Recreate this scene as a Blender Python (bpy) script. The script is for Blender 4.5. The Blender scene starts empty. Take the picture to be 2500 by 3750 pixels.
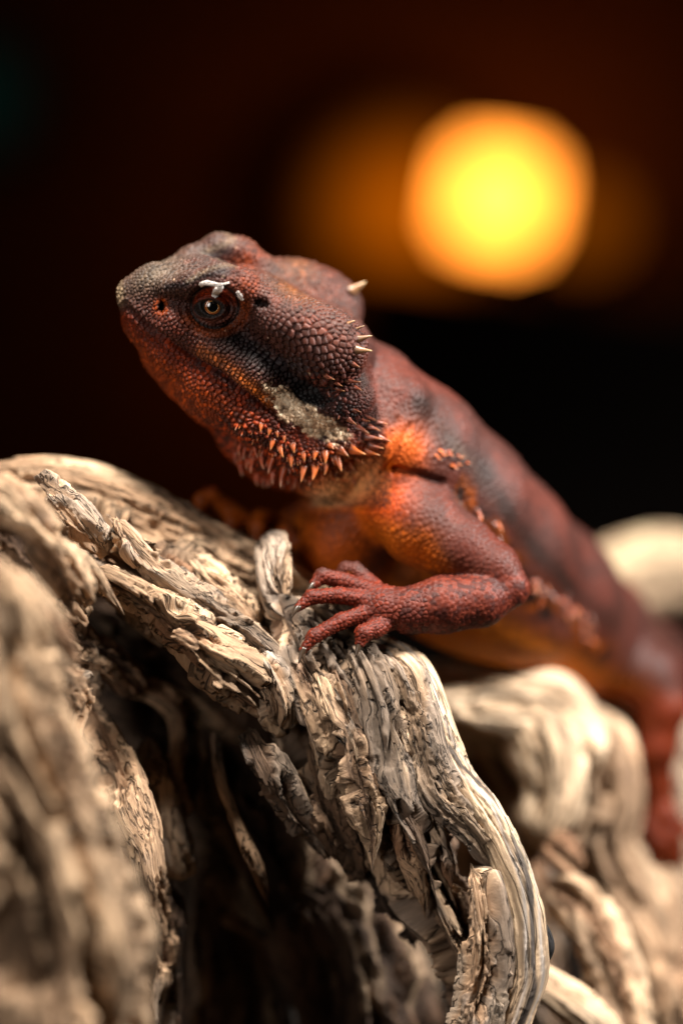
import bpy, math, random
import numpy as np
from mathutils import Vector, Matrix, kdtree

# ---------------------------------------------------------------- camera, world, lamps, exposure
CM = 0.01                     # the scene is laid out in centimetres and linked in metres
ZG = 15.0                     # height of the lens axis above the ground sheet, cm
DIST = 51.6                   # lens to plane of focus, cm
SPX = 0.0055                  # cm per photograph pixel in the plane of focus

scene = bpy.context.scene
col = scene.collection


def W(p):
    return Vector((p[0] * CM, p[1] * CM, (p[2] + ZG) * CM))


cam_data = bpy.data.cameras.new('camera')
cam = bpy.data.objects.new('camera', cam_data)
col.objects.link(cam)
cam.location = W((0, -DIST, 0))
cam.rotation_euler = (math.radians(90), 0, 0)
cam_data.sensor_fit = 'VERTICAL'
cam_data.sensor_height = 36
cam_data.sensor_width = 24
cam_data.lens = 90
cam_data.clip_start = 0.01
cam_data.clip_end = 100
cam_data.dof.use_dof = True
cam_data.dof.focus_distance = (DIST + 0.12) * CM
cam_data.dof.aperture_fstop = 2.7
cam_data.dof.aperture_blades = 9
cam_data.dof.aperture_rotation = math.radians(8)
scene.camera = cam

world = bpy.data.worlds.new('World')
scene.world = world
world.use_nodes = True
world.node_tree.nodes['Background'].inputs[0].default_value = (0.02, 0.017, 0.015, 1)
world.node_tree.nodes['Background'].inputs[1].default_value = 0.15


def area_light(name, loc, target, size, power, color, size_y=None, spread=180):
    d = bpy.data.lights.new(name, 'AREA')
    d.shape = 'RECTANGLE' if size_y else 'DISK'
    d.size = size * CM
    if size_y:
        d.size_y = size_y * CM
    d.energy = power
    d.spread = math.radians(spread)
    d.color = color
    o = bpy.data.objects.new(name, d)
    col.objects.link(o)
    o.location = W(loc)
    o.rotation_euler = (W(target) - W(loc)).to_track_quat('-Z', 'Y').to_euler()
    return o


# spot over the enclosure (key), second lamp to the right, window far to the left front (fill)
area_light('overhead_lamp', (-2.5, -11.5, 30), (0, 1, -2), 6, 1.42, (1.0, 0.92, 0.83), spread=110)
area_light('side_lamp', (31, -9, 20), (3, 4, -5), 8, 1.0, (1.0, 0.95, 0.90), spread=80)
area_light('window_light', (-30, -46, 14), (0, 2, 1), 20, 0.17, (1.0, 0.92, 0.86), 45, spread=40)

scene.render.engine = 'CYCLES'
scene.cycles.use_denoising = True
scene.cycles.max_bounces = 6
scene.cycles.caustics_reflective = False
scene.cycles.caustics_refractive = False
vs = scene.view_settings
vs.view_transform = 'Standard'
vs.look = 'None'
vs.exposure = 0.0
vs.gamma = 1.0

# ---------------------------------------------------------------- helpers
rng = np.random.default_rng(11)
random.seed(5)


def P(px, py, y=0.0):
    """photograph pixel + distance behind the plane of focus (cm) -> point in cm"""
    s = (DIST + y) / DIST
    return np.array([(px - 1250) * SPX * s, y, (1875 - py) * SPX * s])


def pix(p):
    """points (n,3) in cm -> photograph pixels"""
    s = DIST / (DIST + p[:, 1])
    return p[:, 0] * s / SPX + 1250, 1875 - p[:, 2] * s / SPX


def unit(v):
    v = np.asarray(v, float)
    return v / np.linalg.norm(v)


def sm(a, b, x):
    t = np.clip((x - a) / (b - a), 0, 1)
    return t * t * (3 - 2 * t)


def _hash(ix, iy, iz, seed):
    h = (ix.astype(np.uint32) * np.uint32(374761393) + iy.astype(np.uint32) * np.uint32(668265263)
         + iz.astype(np.uint32) * np.uint32(2147483647) + np.uint32((seed * 1274126177) & 0xffffffff))
    h = (h ^ (h >> np.uint32(13))) * np.uint32(1274126177)
    h = h ^ (h >> np.uint32(16))
    return h.astype(np.float32) * np.float32(1.0 / 4294967295.0)


def noise3(x, y, z, seed=0):
    """value noise 0..1"""
    x = np.asarray(x, np.float32); y = np.asarray(y, np.float32); z = np.asarray(z, np.float32)
    x, y, z = np.broadcast_arrays(x, y, z)
    fx, fy, fz = np.floor(x), np.floor(y), np.floor(z)
    ix, iy, iz = fx.astype(np.int64), fy.astype(np.int64), fz.astype(np.int64)
    u, v, w = x - fx, y - fy, z - fz
    u = u * u * u * (u * (u * 6 - 15) + 10); v = v * v * v * (v * (v * 6 - 15) + 10); w = w * w * w * (w * (w * 6 - 15) + 10)
    r = 0
    for dx in (0, 1):
        for dy in (0, 1):
            for dz in (0, 1):
                r = r + _hash(ix + dx, iy + dy, iz + dz, seed) * (u if dx else 1 - u) * (v if dy else 1 - v) * (w if dz else 1 - w)
    return r


def fbm(x, y, z, seed=0, octaves=4, gain=0.5):
    a, s, t = 1.0, 0.0, 0.0
    for o in range(octaves):
        f = 2.03 ** o
        s = s + a * noise3(x * f, y * f, z * f, seed + o * 17)
        t += a
        a *= gain
    return s / t


def poly_dist(x, y, pts):
    """2-D distance to a polyline and fraction along it"""
    best = np.full(x.shape, 1e9, np.float32)
    frac = np.zeros(x.shape, np.float32)
    n = len(pts) - 1
    for i in range(n):
        ax, ay = pts[i]; bx, by = pts[i + 1]
        dx, dy = bx - ax, by - ay
        t = np.clip(((x - ax) * dx + (y - ay) * dy) / (dx * dx + dy * dy), 0, 1)
        d = np.hypot(x - ax - t * dx, y - ay - t * dy)
        m = d < best
        best = np.where(m, d, best)
        frac = np.where(m, (i + t) / n, frac)
    return best, frac


def blob(x, y, cx, cy, rx, ry, ang=0.0):
    c, s = math.cos(math.radians(ang)), math.sin(math.radians(ang))
    a = (x - cx) * c + (y - cy) * s
    b = -(x - cx) * s + (y - cy) * c
    return np.exp(-((a / rx) ** 2 + (b / ry) ** 2))


def mix(c, new, f):
    return c + (np.asarray(new, np.float32) - c) * f[:, None]


def make_mesh(name, verts, polys, mat, parent=None, origin=None, colors=None, vecs=None, smooth=True):
    """verts in cm; polys: (n,4) or (n,3) array or list of sequences"""
    me = bpy.data.meshes.new(name)
    v = np.asarray(verts, np.float64)
    o = np.zeros(3) if origin is None else np.asarray(origin, float)
    vv = (v - o) * CM
    if isinstance(polys, np.ndarray):
        groups = [polys]
    elif isinstance(polys, list) and polys and isinstance(polys[0], np.ndarray):
        groups = polys
    else:
        groups = None
    if groups is not None:
        loops = np.concatenate([g.reshape(-1) for g in groups]).astype(np.int32)
        counts = np.concatenate([np.full(len(g), g.shape[1]) for g in groups])
        starts = np.concatenate([[0], np.cumsum(counts)[:-1]]).astype(np.int32)
        me.vertices.add(len(vv)); me.vertices.foreach_set('co', vv.astype(np.float32).ravel())
        me.loops.add(len(loops)); me.loops.foreach_set('vertex_index', loops)
        me.polygons.add(len(starts)); me.polygons.foreach_set('loop_start', starts)
        me.update(calc_edges=True)
    else:
        me.from_pydata([tuple(q) for q in vv], [], [tuple(q) for q in polys])
    me.validate()
    if smooth:
        me.polygons.foreach_set('use_smooth', np.ones(len(me.polygons), bool))
    if colors is not None:
        a = me.color_attributes.new('Col', 'FLOAT_COLOR', 'POINT')
        c = np.ones((len(vv), 4), np.float32); c[:, :3] = colors
        a.data.foreach_set('color', c.ravel())
    if vecs is not None:
        for k, arr in vecs.items():
            a = me.attributes.new(k, 'FLOAT_VECTOR', 'POINT')
            a.data.foreach_set('vector', np.asarray(arr, np.float32).ravel())
    if mat:
        me.materials.append(mat)
    ob = bpy.data.objects.new(name, me)
    col.objects.link(ob)
    if parent is not None:
        ob.parent = parent
        ob.location = Vector(tuple(o * CM)) - Vector((parent['_ox'], parent['_oy'], parent['_oz'])) if '_ox' in parent else Vector(tuple(o * CM))
    else:
        ob.location = W(o)
    return ob


def thing(name, label, cat, origin, group=None):
    o = bpy.data.objects.new(name, None)
    o.empty_display_size = 0.01
    col.objects.link(o)
    o.location = W(origin)
    o['label'] = label
    o['category'] = cat
    if group:
        o['group'] = group
    ORIGIN[o.name] = np.asarray(origin, float)
    return o


ORIGIN = {}


def child(name, verts, polys, mat, parent, colors=None, vecs=None, smooth=True):
    """a part: verts in scene cm, linked under a thing or part (all parents unrotated)"""
    base = ORIGIN[parent.name]
    v = np.asarray(verts, float)
    c = v.mean(axis=0)
    ob = make_mesh(name, v, polys, mat, None, c, colors, vecs, smooth)
    ob.parent = parent
    ob.location = Vector(tuple((c - base) * CM))
    ORIGIN[ob.name] = c
    return ob


def nodes_mat(name):
    m = bpy.data.materials.new(name)
    m.use_nodes = True
    nt = m.node_tree
    return m, nt, nt.nodes['Principled BSDF']


def simple_mat(name, color, rough=0.6, metallic=0.0, bump=0.0, bscale=200.0, var=0.25):
    m, nt, b = nodes_mat(name)
    n = nt.nodes.new('ShaderNodeTexNoise'); n.inputs['Scale'].default_value = bscale; n.inputs['Detail'].default_value = 5
    tc = nt.nodes.new('ShaderNodeTexCoord'); nt.links.new(tc.outputs['Object'], n.inputs['Vector'])
    mx = nt.nodes.new('ShaderNodeMix'); mx.data_type = 'RGBA'
    mx.inputs[6].default_value = tuple(c * (1 - var) for c in color) + (1,)
    mx.inputs[7].default_value = tuple(min(1, c * (1 + var)) for c in color) + (1,)
    nt.links.new(n.outputs['Fac'], mx.inputs[0]); nt.links.new(mx.outputs[2], b.inputs['Base Color'])
    b.inputs['Roughness'].default_value = rough
    b.inputs['Metallic'].default_value = metallic
    if bump:
        bp = nt.nodes.new('ShaderNodeBump'); bp.inputs['Strength'].default_value = bump; bp.inputs['Distance'].default_value = 0.001
        nt.links.new(n.outputs['Fac'], bp.inputs['Height']); nt.links.new(bp.outputs[0], b.inputs['Normal'])
    return m


# ---- implicit surfaces: primitives combined in order, evaluated on a grid or at points
class Ell:
    def __init__(s, c, axes, r, k=0.15, op='+'):
        s.c = np.asarray(c, np.float32); s.R = np.asarray([unit(a) for a in axes], np.float32)
        s.r = np.asarray(r, np.float32); s.k = k; s.op = op
        e = np.sqrt((s.R ** 2 * s.r[:, None] ** 2).sum(0)) + k + 0.25
        s.lo, s.hi = s.c - e, s.c + e

    def d(s, p):
        q = (p - s.c) @ s.R.T
        k0 = np.sqrt(((q / s.r) ** 2).sum(-1)); k1 = np.sqrt(((q / s.r ** 2) ** 2).sum(-1))
        return k0 * (k0 - 1) / np.maximum(k1, 1e-5)


class Cone:
    def __init__(s, a, b, ra, rb, k=0.12, op='+'):
        s.a = np.asarray(a, np.float32); s.b = np.asarray(b, np.float32); s.ra, s.rb, s.k, s.op = ra, rb, k, op
        m = max(ra, rb) + k + 0.25
        s.lo = np.minimum(s.a, s.b) - m; s.hi = np.maximum(s.a, s.b) + m

    def d(s, p):
        ba = s.b - s.a
        t = np.clip(((p - s.a) @ ba) / (ba @ ba), 0, 1)
        q = p - s.a - t[..., None] * ba
        return np.sqrt((q * q).sum(-1)) - (s.ra + (s.rb - s.ra) * t)


def chain(pts, k=0.12, op='+'):
    return [Cone(pts[i][0], pts[i + 1][0], pts[i][1], pts[i + 1][1], k, op) for i in range(len(pts) - 1)]


def combine(D, d, pr):
    if pr.op == '+':
        h = np.clip(0.5 + 0.5 * (D - d) / pr.k, 0, 1)
        return D + (d - D) * h - pr.k * h * (1 - h)
    d = -d
    h = np.clip(0.5 - 0.5 * (D - d) / pr.k, 0, 1)
    return D + (d - D) * h + pr.k * h * (1 - h)


def sdf_points(prims, p):
    if len(p) < 4000:
        D = np.full(len(p), 1.0, np.float32)
        lo, hi = p.min(0), p.max(0)
        for pr in prims:
            if (pr.lo > hi).any() or (pr.hi < lo).any():
                continue
            m = np.flatnonzero(((p > pr.lo) & (p < pr.hi)).all(1))
            if len(m):
                D[m] = combine(D[m], pr.d(p[m]), pr)
        return D
    D = np.full(len(p), 1.0, np.float32)
    for idx in cells(p, 0.8):
        q = p[idx]
        lo, hi = q.min(0), q.max(0)
        d = np.full(len(q), 1.0, np.float32)
        for pr in prims:
            if (pr.lo > hi).any() or (pr.hi < lo).any():
                continue
            d = combine(d, pr.d(q), pr)
        D[idx] = d
    return D


def cells(p, g):
    """index arrays of the points in each cube of a grid"""
    k = np.floor(p / g).astype(np.int64) + 500
    key = (k[:, 0] * 1000 + k[:, 1]) * 1000 + k[:, 2]
    order = np.argsort(key, kind='stable')
    cuts = np.flatnonzero(np.diff(key[order])) + 1
    return np.split(order, cuts)


def sdf_grid(prims, lo, hi, h):
    lo = np.asarray(lo, np.float32)
    n = np.ceil((np.asarray(hi) - lo) / h).astype(int) + 1
    D = np.full(n, 1.0, np.float32)
    for pr in prims:
        i0 = np.clip(np.floor((pr.lo - lo) / h).astype(int), 0, n)
        i1 = np.clip(np.ceil((pr.hi - lo) / h).astype(int) + 1, 0, n)
        if (i1 <= i0).any():
            continue
        g = np.stack(np.meshgrid(*[lo[a] + h * np.arange(i0[a], i1[a], dtype=np.float32) for a in range(3)], indexing='ij'), -1)
        sl = tuple(slice(i0[a], i1[a]) for a in range(3))
        D[sl] = combine(D[sl], pr.d(g), pr)
    return D


def surface_nets(D, lo, h):
    lo = np.asarray(lo, np.float32)
    ins = D < 0
    n = np.array(D.shape)
    cnt = np.zeros(n - 1, np.int8)
    for dx in (0, 1):
        for dy in (0, 1):
            for dz in (0, 1):
                cnt += ins[dx:n[0] - 1 + dx, dy:n[1] - 1 + dy, dz:n[2] - 1 + dz]
    act = (cnt > 0) & (cnt < 8)
    ci = np.argwhere(act)
    idx = np.full(act.shape, -1, np.int64)
    idx[act] = np.arange(len(ci))
    acc = np.zeros((len(ci), 3)); num = np.zeros(len(ci))
    corners = [(a, b, c) for a in (0, 1) for b in (0, 1) for c in (0, 1)]
    for a in corners:
        for ax in range(3):
            if a[ax] == 0:
                b = list(a); b[ax] = 1
                va = D[ci[:, 0] + a[0], ci[:, 1] + a[1], ci[:, 2] + a[2]]
                vb = D[ci[:, 0] + b[0], ci[:, 1] + b[1], ci[:, 2] + b[2]]
                m = (va < 0) != (vb < 0)
                t = va / np.where(va - vb == 0, 1, va - vb)
                pt = np.array(a, float) + np.zeros((len(ci), 3))
                pt[:, ax] += t
                acc[m] += pt[m]; num[m] += 1
    verts = lo + h * (ci + acc / num[:, None])
    quads = []
    for ax in range(3):
        o1, o2 = [(1, 2), (2, 0), (0, 1)][ax]
        sa = [slice(None)] * 3; sb = [slice(None)] * 3
        sa[ax] = slice(0, -1); sb[ax] = slice(1, None)
        A, B = ins[tuple(sa)], ins[tuple(sb)]
        e = np.argwhere(A != B)
        e = e[(e[:, o1] > 0) & (e[:, o2] > 0) & (e[:, o1] < n[o1] - 1) & (e[:, o2] < n[o2] - 1)]
        flip = A[e[:, 0], e[:, 1], e[:, 2]]
        q = []
        for d1, d2 in ((-1, -1), (0, -1), (0, 0), (-1, 0)):
            f = e.copy(); f[:, o1] += d1; f[:, o2] += d2
            q.append(idx[f[:, 0], f[:, 1], f[:, 2]])
        q = np.stack(q, 1)
        q[~flip] = q[~flip][:, ::-1]
        quads.append(q)
    return verts, np.concatenate(quads)


def split_quads(V, Q, NG, sel):
    """split selected quads 1->4; unselected neighbours become n-gons so the mesh stays closed"""
    S, U = Q[sel], Q[~sel]
    E = np.concatenate([S[:, [i, (i + 1) % 4]] for i in range(4)])
    key = np.sort(E, 1)
    N = len(V)
    code = key[:, 0] * np.int64(N) + key[:, 1]
    uq, inv = np.unique(code, return_inverse=True)
    ea, eb = uq // N, uq % N
    mid = (V[ea] + V[eb]) / 2
    cen = V[S].mean(1)
    m = (N + inv).reshape(4, len(S))
    c = N + len(uq) + np.arange(len(S))
    V2 = np.concatenate([V, mid, cen])
    newq = np.concatenate([np.stack([S[:, i], m[i], c, m[(i - 1) % 4]], 1) for i in range(4)])
    # neighbours
    EU = np.stack([np.minimum(U, np.roll(U, -1, 1)) * np.int64(N) + np.maximum(U, np.roll(U, -1, 1))])[0]
    pos = np.searchsorted(uq, EU); pos = np.clip(pos, 0, len(uq) - 1)
    hit = uq[pos] == EU
    touch = hit.any(1)
    ng = list(NG)
    for f, hh, pp in zip(U[touch], hit[touch], pos[touch]):
        o = []
        for i in range(4):
            o.append(int(f[i]))
            if hh[i]:
                o.append(int(N + pp[i]))
        ng.append(o)
    return V2, np.concatenate([U[~touch], newq]), ng

# ---------------------------------------------------------------- ground, back wall, lamp
gm, nt, b = nodes_mat('dark_substrate')
n = nt.nodes.new('ShaderNodeTexNoise'); n.inputs['Scale'].default_value = 60; n.inputs['Detail'].default_value = 8
cr = nt.nodes.new('ShaderNodeValToRGB')
cr.color_ramp.elements[0].color = (0.004, 0.003, 0.002, 1); cr.color_ramp.elements[1].color = (0.022, 0.014, 0.008, 1)
tc = nt.nodes.new('ShaderNodeTexCoord'); nt.links.new(tc.outputs['Object'], n.inputs['Vector'])
nt.links.new(n.outputs['Fac'], cr.inputs[0]); nt.links.new(cr.outputs[0], b.inputs['Base Color'])
bp = nt.nodes.new('ShaderNodeBump'); bp.inputs['Strength'].default_value = 0.8; bp.inputs['Distance'].default_value = 0.004
nt.links.new(n.outputs['Fac'], bp.inputs['Height']); nt.links.new(bp.outputs[0], b.inputs['Normal'])
b.inputs['Roughness'].default_value = 0.95
N_ = 90
gx, gy = np.meshgrid(np.linspace(-170, 170, N_), np.linspace(-120, 122, N_), indexing='ij')
gz = -15.0 - 0.25 + 0.5 * (fbm(gx * 0.08, gy * 0.08, 0 * gx, 77, 4) - 0.5)
gv = np.stack([gx, gy, gz], -1).reshape(-1, 3)
ii = (np.arange(N_ - 1)[:, None] * N_ + np.arange(N_ - 1)[None]).ravel()
ground = make_mesh('ground', gv, np.stack([ii, ii + N_, ii + N_ + 1, ii + 1], 1), gm, None, (0, 50, -15.25))
ground['kind'] = 'structure'

wall_mat = simple_mat('dark_wall', (0.15, 0.060, 0.010), 0.9, bump=0.3, bscale=14, var=0.5)


def box(lo, hi):
    lo, hi = np.array(lo, float), np.array(hi, float)
    v = np.array([[(lo, hi)[a][0], (lo, hi)[b_][1], (lo, hi)[c][2]] for a in (0, 1) for b_ in (0, 1) for c in (0, 1)])
    f = [(0, 1, 3, 2), (4, 6, 7, 5), (0, 4, 5, 1), (2, 3, 7, 6), (0, 2, 6, 4), (1, 5, 7, 3)]
    return v, f


v, f = box((-170, 120, -15.4), (170, 124, 150))
wall = make_mesh('wall', v, f, wall_mat, None, (0, 122, -15.4), smooth=False)
wall['kind'] = 'structure'

# lanterns and added glow discs fixed to the back wall
YL = 107.0


def lathe(prof, c, axis=(0, 1, 0), seg=48, sq=0.0):
    vs_, fs = [], []
    for r, a in prof:
        for j in range(seg):
            t = 2 * math.pi * j / seg
            k = 1.0
            if sq:
                k = 1 / (abs(math.cos(t)) ** sq + abs(math.sin(t)) ** sq) ** (1 / sq)
            vs_.append(c + np.array([r * k * math.cos(t), a, r * k * math.sin(t)]))
    for i in range(len(prof) - 1):
        for j in range(seg):
            fs.append((i * seg + j, i * seg + (j + 1) % seg, (i + 1) * seg + (j + 1) % seg, (i + 1) * seg + j))
    return np.array(vs_), fs


def emit(name, color, strength):
    m = bpy.data.materials.new(name); m.use_nodes = True
    nt = m.node_tree; nt.nodes.clear()
    o = nt.nodes.new('ShaderNodeOutputMaterial'); e = nt.nodes.new('ShaderNodeEmission')
    e.inputs[0].default_value = tuple(color) + (1,); e.inputs[1].default_value = strength
    nt.links.new(e.outputs[0], o.inputs[0])
    return m


metal = simple_mat('dark_metal', (0.03, 0.025, 0.02), 0.4, 0.8)


def lantern(px, py, r, label, color, strength, tilt, sq, soft=0.0, group='amber lanterns on the back wall'):
    c = P(px, py, YL)
    lamp = thing('wall_lantern', label, 'lantern', (c[0], 120, c[2]), group)
    prof = [(0.02, -r)] + [(r * (1 - (1 - math.sin(a)) ** 2) if False else r * math.sin(a) ** 0.45, -r * math.cos(a)) for a in np.linspace(0.12, math.pi - 0.12, 18)] + [(0.02, r)]
    v, f = lathe(prof, np.zeros(3), sq=sq)
    ca, sa = math.cos(tilt), math.sin(tilt)
    if soft:
        v[:, 1] = v[:, 1] * 0.15 + 9.5
    v = v @ np.array([[ca, 0, sa], [0, 1, 0], [-sa, 0, ca]]) + c
    m = emit('amber_glow', color, strength)
    if soft:                                     # glow disc: emission painted to fade from centre to rim
        nt = m.node_tree
        e = next(n for n in nt.nodes if n.type == 'EMISSION')
        tc = nt.nodes.new('ShaderNodeTexCoord')
        ln = nt.nodes.new('ShaderNodeVectorMath'); ln.operation = 'MULTIPLY'; ln.inputs[1].default_value = (1, 0, 1)
        l2 = nt.nodes.new('ShaderNodeVectorMath'); l2.operation = 'LENGTH'
        mr = nt.nodes.new('ShaderNodeMapRange'); mr.interpolation_type = 'SMOOTHSTEP'
        mr.inputs['From Min'].default_value = 0; mr.inputs['From Max'].default_value = r * CM
        mr.inputs['To Min'].default_value = strength; mr.inputs['To Max'].default_value = 0.0
        nt.links.new(tc.outputs['Object'], ln.inputs[0]); nt.links.new(ln.outputs[0], l2.inputs[0])
        nt.links.new(l2.outputs['Value'], mr.inputs['Value']); nt.links.new(mr.outputs[0], e.inputs[1])
    child('glass_shade', v, f, m, lamp)
    v, f = lathe(([(0.05, r * 0.9), (r * 0.45, r * 0.92), (r * 0.5, r * 1.5), (r * 0.3, r * 1.8), (0.7, 120 - YL - 1.6)] if not soft else [(0.05, 10.2), (2.0, 10.2), (2.0, 120 - YL - 1.6)]) + [ (2.6, 120 - YL - 1.5), (2.6, 120 - YL + 0.3), (0.05, 120 - YL + 0.3)], c)
    child('bracket', v, f, metal, lamp)


lantern(1822, 725, 2.85, 'brightest amber lantern, glowing yellow-white, on the dark wall behind the lizard', (1.0, 0.29, 0.030), 7.0, math.radians(-9), 4.2)
lantern(1500, 720, 7.4, 'dim orange glow disc added on the dark wall, to the head side of the brightest lantern', (1.0, 0.20, 0.002), 0.52, 0.0, 2.0, soft=1)  # added emissive disc imitating a diffuse glow beside the lamp, no real lantern
lantern(2140, 815, 2.3, 'faint brown-orange lantern on the dark wall, to the tail side of the brightest one', (1.0, 0.22, 0.003), 0.21, 0.0, 2.2)

lantern(-170, 270, 5.0, 'faint teal light on the dark wall, on the snout side of the amber lanterns', (0.22, 1.0, 0.75), 0.009, 0.0, 2.0, soft=1, group=None)

# a dark board below the lanterns
sb = thing('shelf_board', 'dark board running below the amber lanterns, lost in shadow', 'board', P(1900, 1500, 92) * np.array([1, 1, 0]) + np.array([0, 0, -15.0]))
p0, p1 = P(1300, 1020, 92), P(2900, 1250, 92)
bv, bf = [], [(0, 1, 3, 2), (4, 6, 7, 5), (0, 4, 5, 1), (2, 3, 7, 6), (0, 2, 6, 4), (1, 5, 7, 3)]
for q in (p0, p1):
    for dy in (0, 3.0):
        for zz in (-15.0, q[2]):
            bv.append((q[0], q[1] + dy, zz))
child('panel', bv, bf, simple_mat('dark_board', (0.02, 0.012, 0.008), 0.95), sb, smooth=False)
ev = []
for q in (p0, p1):
    for dy in (-0.8, 3.8):
        for zz in (q[2], q[2] + 1.0):
            ev.append((q[0], q[1] + dy, zz))
child('rail', ev, bf, simple_mat('dark_rail', (0.018, 0.011, 0.008), 0.9), sb, smooth=False)

# ---------------------------------------------------------------- driftwood
wood_mat, nt, b = nodes_mat('driftwood')
at = nt.nodes.new('ShaderNodeAttribute'); at.attribute_name = 'Col'
fb = nt.nodes.new('ShaderNodeAttribute'); fb.attribute_name = 'fib'
n1_ = nt.nodes.new('ShaderNodeTexNoise'); n1_.inputs['Scale'].default_value = 16.0; n1_.inputs['Detail'].default_value = 8; n1_.inputs['Roughness'].default_value = 0.7
n2_ = nt.nodes.new('ShaderNodeTexNoise'); n2_.inputs['Scale'].default_value = 1.6; n2_.inputs['Detail'].default_value = 5
nt.links.new(fb.outputs['Vector'], n1_.inputs['Vector']); nt.links.new(fb.outputs['Vector'], n2_.inputs['Vector'])
r1 = nt.nodes.new('ShaderNodeMapRange'); r1.inputs['From Min'].default_value = 0.28; r1.inputs['From Max'].default_value = 0.72
r1.inputs['To Min'].default_value = 0.42; r1.inputs['To Max'].default_value = 1.35
nt.links.new(n1_.outputs['Fac'], r1.inputs['Value'])
r2 = nt.nodes.new('ShaderNodeMapRange'); r2.inputs['From Min'].default_value = 0.3; r2.inputs['From Max'].default_value = 0.7
r2.inputs['To Min'].default_value = 0.75; r2.inputs['To Max'].default_value = 1.18
nt.links.new(n2_.outputs['Fac'], r2.inputs['Value'])
mm = nt.nodes.new('ShaderNodeMath'); mm.operation = 'MULTIPLY'
nt.links.new(r1.outputs[0], mm.inputs[0]); nt.links.new(r2.outputs[0], mm.inputs[1])
n3_ = nt.nodes.new('ShaderNodeTexNoise'); n3_.inputs['Scale'].default_value = 5.5; n3_.inputs['Detail'].default_value = 3; n3_.inputs['Roughness'].default_value = 0.6
nt.links.new(fb.outputs['Vector'], n3_.inputs['Vector'])
ab = nt.nodes.new('ShaderNodeMath'); ab.operation = 'SUBTRACT'; ab.inputs[1].default_value = 0.5; nt.links.new(n3_.outputs['Fac'], ab.inputs[0])
ab2 = nt.nodes.new('ShaderNodeMath'); ab2.operation = 'ABSOLUTE'; nt.links.new(ab.outputs[0], ab2.inputs[0])
crk = nt.nodes.new('ShaderNodeMapRange'); crk.inputs['From Min'].default_value = 0.004; crk.inputs['From Max'].default_value = 0.022
crk.inputs['To Min'].default_value = 0.0; crk.inputs['To Max'].default_value = 1.0
nt.links.new(ab2.outputs[0], crk.inputs['Value'])                  # fine splits along the grain
ck = nt.nodes.new('ShaderNodeMapRange'); ck.inputs['To Min'].default_value = 0.35; nt.links.new(crk.outputs[0], ck.inputs['Value'])
mm2 = nt.nodes.new('ShaderNodeMath'); mm2.operation = 'MULTIPLY'
nt.links.new(mm.outputs[0], mm2.inputs[0]); nt.links.new(ck.outputs[0], mm2.inputs[1]); mm = mm2
hsum = nt.nodes.new('ShaderNodeMath'); hsum.operation = 'ADD'
nt.links.new(n1_.outputs['Fac'], hsum.inputs[0]); nt.links.new(crk.outputs[0], hsum.inputs[1])
vm = nt.nodes.new('ShaderNodeVectorMath'); vm.operation = 'SCALE'
nt.links.new(at.outputs['Color'], vm.inputs[0]); nt.links.new(mm.outputs[0], vm.inputs['Scale'])
tint = nt.nodes.new('ShaderNodeVectorMath'); tint.operation = 'MULTIPLY'; tint.inputs[1].default_value = (1.03, 0.965, 0.87)
nt.links.new(vm.outputs[0], tint.inputs[0]); nt.links.new(tint.outputs[0], b.inputs['Base Color'])
bp = nt.nodes.new('ShaderNodeBump'); bp.inputs['Strength'].default_value = 1.0; bp.inputs['Distance'].default_value = 0.0006
nt.links.new(hsum.outputs[0], bp.inputs['Height']); nt.links.new(bp.outputs[0], b.inputs['Normal'])
b.inputs['Roughness'].default_value = 0.78
b.inputs['Specular IOR Level'].default_value = 0.3

CREAM, TAN, GREY, BROWN, DARK = (0.72, 0.535, 0.375), (0.52, 0.35, 0.23), (0.43, 0.345, 0.285), (0.27, 0.15, 0.088), (0.11, 0.062, 0.04)
LG, LT, LB = (0.25, 0.20, 0.165), (0.32, 0.22, 0.145), (0.15, 0.088, 0.054)
_seed = [100]


def spline(pts, n):
    """Catmull-Rom through rows of numbers"""
    pts = np.asarray(pts, float)
    m = len(pts)
    t = np.linspace(0, m - 1, n)
    i = np.clip(t.astype(int), 0, m - 2)
    u = (t - i)[:, None]
    p0, p1, p2, p3 = pts[np.clip(i - 1, 0, m - 1)], pts[i], pts[i + 1], pts[np.clip(i + 2, 0, m - 1)]
    return 0.5 * (2 * p1 + (p2 - p0) * u + (2 * p0 - 5 * p1 + 4 * p2 - p3) * u ** 2 + (3 * p1 - p0 - 3 * p2 + p3) * u ** 3)


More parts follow.
